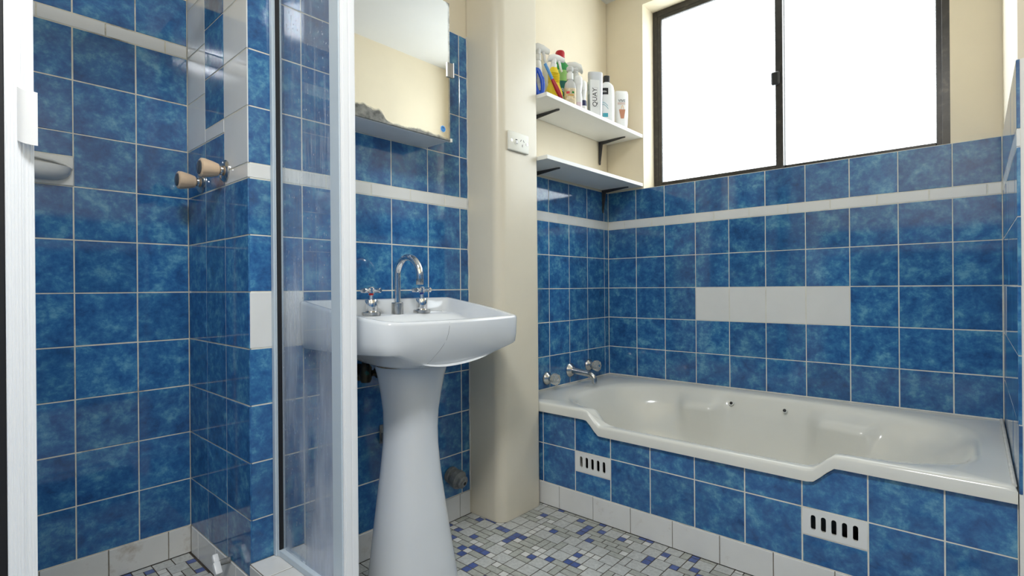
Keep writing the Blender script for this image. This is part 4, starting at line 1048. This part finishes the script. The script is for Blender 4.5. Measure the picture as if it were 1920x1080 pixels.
# 2 blue scrubbing brush leaning on it
t = thing('scrubbing_brush', -1.302, 1.640, 'blue plastic scrubbing brush with open oval handle, leftmost on shelf', 'brush', -42)
tl = Matrix.Translation((0, 0, 0.004)) @ Matrix.Rotation(math.radians(8), 4, 'X')
bm = bmesh.new(); pts = [(0.0, 0.0165*math.sin(a)*(1.0 if math.cos(a) > -0.3 else 0.82), 0.066-0.050*math.cos(a)) for a in [2*math.pi*i/28 for i in range(28)]]
vr = []
rings = []
for i, p in enumerate(pts):
    q = Vector(pts[(i+1) % 28])-Vector(pts[i-1]); d = q.normalized(); u = Vector((1, 0, 0)); v = d.cross(u)
    rings.append([Vector(p)+u*0.011*math.cos(b)+v*0.0095*math.sin(b) for b in [2*math.pi*k/10 for k in range(10)]])
loft(bm, rings+[rings[0]], False, False); bmesh.ops.remove_doubles(bm, verts=bm.verts, dist=1e-6); bm.transform(tl); obj('handle', bm, 'blue_plastic', t, True, 60)
bm = bmesh.new(); bx(bm, (-0.004, -0.0075, 0.030), (0.004, 0.0075, 0.115), 0.002); bm.transform(tl); obj('bristle_block', bm, 'brush_grey', t)
# 3 yellow trigger spray
t = thing('spray_bottle', -1.319, 1.750, 'yellow spray bottle with white trigger head', 'bottle', -30)
body(t, 'bottle_body', [(0, .030, .036), (.004, .032, .038), (.06, .031, .037), (.085, .024, .028), (.10, .021, .024), (.135, .021, .025), (.155, .016, .018), (.166, .013, .013)], 'yellow_plastic')
bm = bmesh.new()
for k in range(6): lathe(bm, (0.0, 0.0, 0.100+0.007*k), (0, 0, 1), [(0, .0235), (.002, .0255), (.004, .0235)], 20)
obj('grip_ribs', bm, 'yellow_plastic', t, True)
trigger(t, 0.160, 1.05, 'white_plastic')
# 4 long brush in blue and red
t = thing('long_handled_brush', -1.256, 1.690, 'thin blue and red brush handle leaning by the yellow bottle', 'brush', 0)
def seg(name, a, b, r, mat): 
    bm = bmesh.new(); A, B = Vector((-0.045, -0.022, 0.152)), Vector((0.0, 0.034, 0.006)); tube(bm, [A+(B-A)*(a+(b-a)*k/4) for k in range(5)], r, 12); return obj(name, bm, mat, t, True)
seg('upper_handle', 0, 0.42, 0.0062, 'sky_plastic'); seg('lower_handle', 0.42, 0.97, [0.0064, 0.0085, 0.0095, 0.009, 0.007], 'red_plastic')
bm = bmesh.new(); bx(bm, (-0.012, -0.006, 0.0003), (0.012, 0.050, 0.0085), 0.003, 2); obj('head', bm, 'sky_plastic', t, True)
# 5 green bottle with red cap
t = thing('cleaner_bottle', -1.375, 1.872, 'green cleaner bottle with red cap', 'bottle', FACE+4)
prof = [(0, .028, .040), (.004, .030, .042), (.19, .030, .042), (.225, .027, .038), (.245, .018, .022), (.252, .0145, .0145), (.258, .014, .014)]
body(t, 'bottle_body', prof, 'green_plastic', n=2.6)
body(t, 'cap', [(.256, .020, .020), (.260, .021, .021), (.285, .021, .021), (.292, .018, .018)], 'red_plastic', n=2)
patch(t, 'label_band', -.036, .034, .085, .150, 0, 'teal_print', .042, .030); patch(t, 'label_band', -.036, .034, .152, .200, 0, 'lime_print', .042, .030); patch(t, 'label_band', -.036, .034, .030, .082, 0, 'lime_print', .042, .030)
letters(t, 'ER', 0.026, 0.0318, -0.004, 0.108, 'card_white')
# 6 hand soap pump
t = thing('soap_pump', -1.277, 1.808, 'clear hand soap pump bottle with orange flowered label', 'bottle', FACE)
body(t, 'bottle_body', [(0, .016, .023), (.003, .018, .025), (.085, .018, .025), (.105, .016, .021), (.115, .012, .012), (.122, .012, .012)], 'clear_plastic', n=3)
body(t, 'liquid_label', [(.012, .0183, .0253), (.080, .0183, .0253)], 'label_cream', n=3)
patch(t, 'label_print', -.014, .012, .048, .052, 0, 'amber_print', .0253, .0187); patch(t, 'label_print', -.019, -.006, .056, .066, 0, 'bright_red', .0253, .0187); patch(t, 'label_print', .004, .014, .058, .066, 0, 'green_plastic', .0253, .0187)
body(t, 'pump_collar', [(.120, .0145, .0145), (.146, .0145, .0145), (.150, .010, .010), (.158, .008, .008)], 'milky_plastic', n=2)
bm = bmesh.new(); lathe(bm, (0, 0, .155), (0, 0, 1), [(0, .012), (.004, .015), (.016, .015), (.020, .012)], 20); tube(bm, [(0, 0, .166), (0, 0.02, .167), (0, .034, .163)], [.006, .005, .004], 10); obj('pump_head', bm, 'clear_plastic', t, True)
# 7 pinch-waisted roll-on, pale pink base
t = thing('roll_on', -1.264, 1.850, 'small white waisted roll-on bottle with pink base', 'bottle', FACE)
body(t, 'bottle_body', [(.030, .0165, .0165), (.05, .017, .017), (.075, .0135, .0135), (.095, .016, .016), (.108, .018, .018)], 'milky_plastic', n=2)
body(t, 'base', [(0, .014, .014), (.003, .016, .016), (.030, .0166, .0166)], 'pink_plastic', n=2)
body(t, 'cap', [(.106, .0185, .0185), (.130, .0185, .0185), (.142, .015, .015), (.146, .009, .009)], 'milky_plastic', n=2)
# 8 second roll-on with navy band
t = thing('roll_on', -1.285, 1.915, 'small white roll-on bottle with navy band', 'bottle', FACE)
body(t, 'bottle_body', [(0, .015, .015), (.003, .017, .017), (.045, .0175, .0175), (.072, .014, .014), (.092, .016, .016), (.105, .018, .018)], 'milky_plastic', n=2)
body(t, 'navy_band', [(.036, .0176, .0176), (.046, .0178, .0178), (.060, .0166, .0166)], 'navy_print', n=2)
body(t, 'cap', [(.104, .0185, .0185), (.132, .0185, .0185), (.146, .014, .014), (.150, .008, .008)], 'milky_plastic', n=2)
# 9 clear trigger spray
t = thing('spray_bottle', -1.380, 1.995, 'clear trigger spray bottle with grey printed label behind the white box', 'bottle', FACE+190)
body(t, 'bottle_body', [(0, .026, .034), (.004, .028, .036), (.13, .028, .036), (.165, .022, .028), (.190, .014, .014), (.205, .013, .013)], 'clear_plastic', n=2.6)
body(t, 'label_sleeve', [(.03, .0284, .0364), (.135, .0284, .0364)], 'grey_print', n=2.6)
hd = trigger(t, 0.203, 1.35, 'clear_plastic')
bm = bmesh.new(); lathe(bm, (0, 0.058, 0.203+0.057), (0, 1, -0.05), [(0, .010), (.012, .010), (.014, .008)], 14); obj('nozzle', bm, 'amber_print', hd, True)
# 10 white carton with QUAY
t = thing('carton', -1.266, 1.972, 'white carton lettered QUAY', 'box', FACE+8)
bm = bmesh.new(); bx(bm, (-.017, -.022, 0), (.017, .022, .160), 0.0006); obj('box', bm, 'card_white', t)
letters(t, 'QUAY', 0.030, 0.0173, 0.0, 0.082, 'ink_black', 90)
bm = bmesh.new()
for a, b in (((-.013, .040), (-.0125, .126)), ((.0125, .040), (.013, .126)), ((-.013, .040), (.013, .0405)), ((-.013, .1255), (.013, .126))): bx(bm, (.0171, a[0], a[1]), (.0174, b[0], b[1]))
obj('printed_frame', bm, 'grey_print', t)
bm = bmesh.new()
for k in range(5): bx(bm, (-.012+.002*k, -.0223, .118), (-.0110+.002*k, -.0221, .148))
for k in range(12): bx(bm, (-.014, -.0223, .030+.006*k), (.010+.003*math.sin(k*2.1), -.0221, .0325+.006*k))
obj('side_print', bm, 'grey_print', t)
# 11 silver tube
t = thing('tube_bottle', -1.302, 2.045, 'flat silver tube standing behind the carton', 'bottle', FACE)
body(t, 'tube_body', [(0, .020, .026), (.003, .022, .028), (.08, .021, .030), (.17, .018, .033), (.222, .013, .035), (.232, .008, .033)], 'silver_plastic', n=3)
# 12 white shampoo bottle, black cap
t = thing('shampoo_bottle', -1.292, 2.125, 'white shampoo bottle with black cap and black label', 'bottle', FACE)
body(t, 'bottle_body', [(0, .019, .034), (.004, .021, .036), (.10, .022, .037), (.165, .021, .036), (.186, .019, .032), (.198, .015, .022), (.204, .011, .013), (.208, .010, .010)], 'white_plastic', n=2.8)
body(t, 'cap', [(.205, .0135, .0145), (.207, .0145, .0155), (.231, .0145, .0155), (.234, .013, .014)], 'black_plastic', n=3)
patch(t, 'black_label', -.034, .002, .142, .172, 0, 'ink_black', .037, .0220); letters(t, 'emé', 0.0175, 0.0225, -0.016, 0.156, 'card_white')
patch(t, 'teal_label', -.024, .000, .036, .054, 0, 'teal_label', .037, .0222)
bm = bmesh.new()
for k, (ya, za, yb_, zb_) in enumerate(((-.030, .104, .000, .088), (-.030, .096, .002, .074))):
    tube(bm, [(.0222, ya+(yb_-ya)*i/6, za+(zb_-za)*i/6+0.006*math.sin(math.pi*i/6)) for i in range(7)], .0009, 6)
obj('swirl_print', bm, 'teal_label', t)
# 13 white conditioner bottle with red foot
t = thing('conditioner_bottle', -1.292, 2.262, 'white conditioner bottle with red foot lettered VIVE, rightmost on shelf', 'bottle', FACE)
body(t, 'foot_cap', [(0, .017, .024), (.003, .019, .026), (.020, .0195, .027)], 'bright_red', n=2.8)
body(t, 'bottle_body', [(.020, .0195, .027), (.022, .020, .028), (.08, .021, .032), (.14, .019, .034), (.185, .014, .034), (.198, .010, .032), (.202, .006, .029)], 'white_plastic', n=2.8)
letters(t, 'VIVE', 0.0185, 0.0212, -0.004, 0.148, 'ink_black')
patch(t, 'red_line', -.024, .014, .136, .1385, 0, 'copper_print', .034, .0200); patch(t, 'red_line', -.024, .014, .130, .1315, 0, 'copper_print', .034, .0202)
bm = bmesh.new(); loft(bm, [[(.0205, -.010, .062), (.0215, -.010, .062), (.0215, .006, .062), (.0205, .006, .062)], [(.0205, -.018, .106), (.0215, -.018, .106), (.0215, .013, .106), (.0205, .013, .106)]]); obj('picture_print', bm, 'copper_print', t)
bm = bmesh.new(); tube(bm, [(.0212, -.008+.014*i/8, .106+.020*math.sin(math.pi*i/8)) for i in range(9)], .0009, 6); obj('picture_handle', bm, 'amber_print', t)
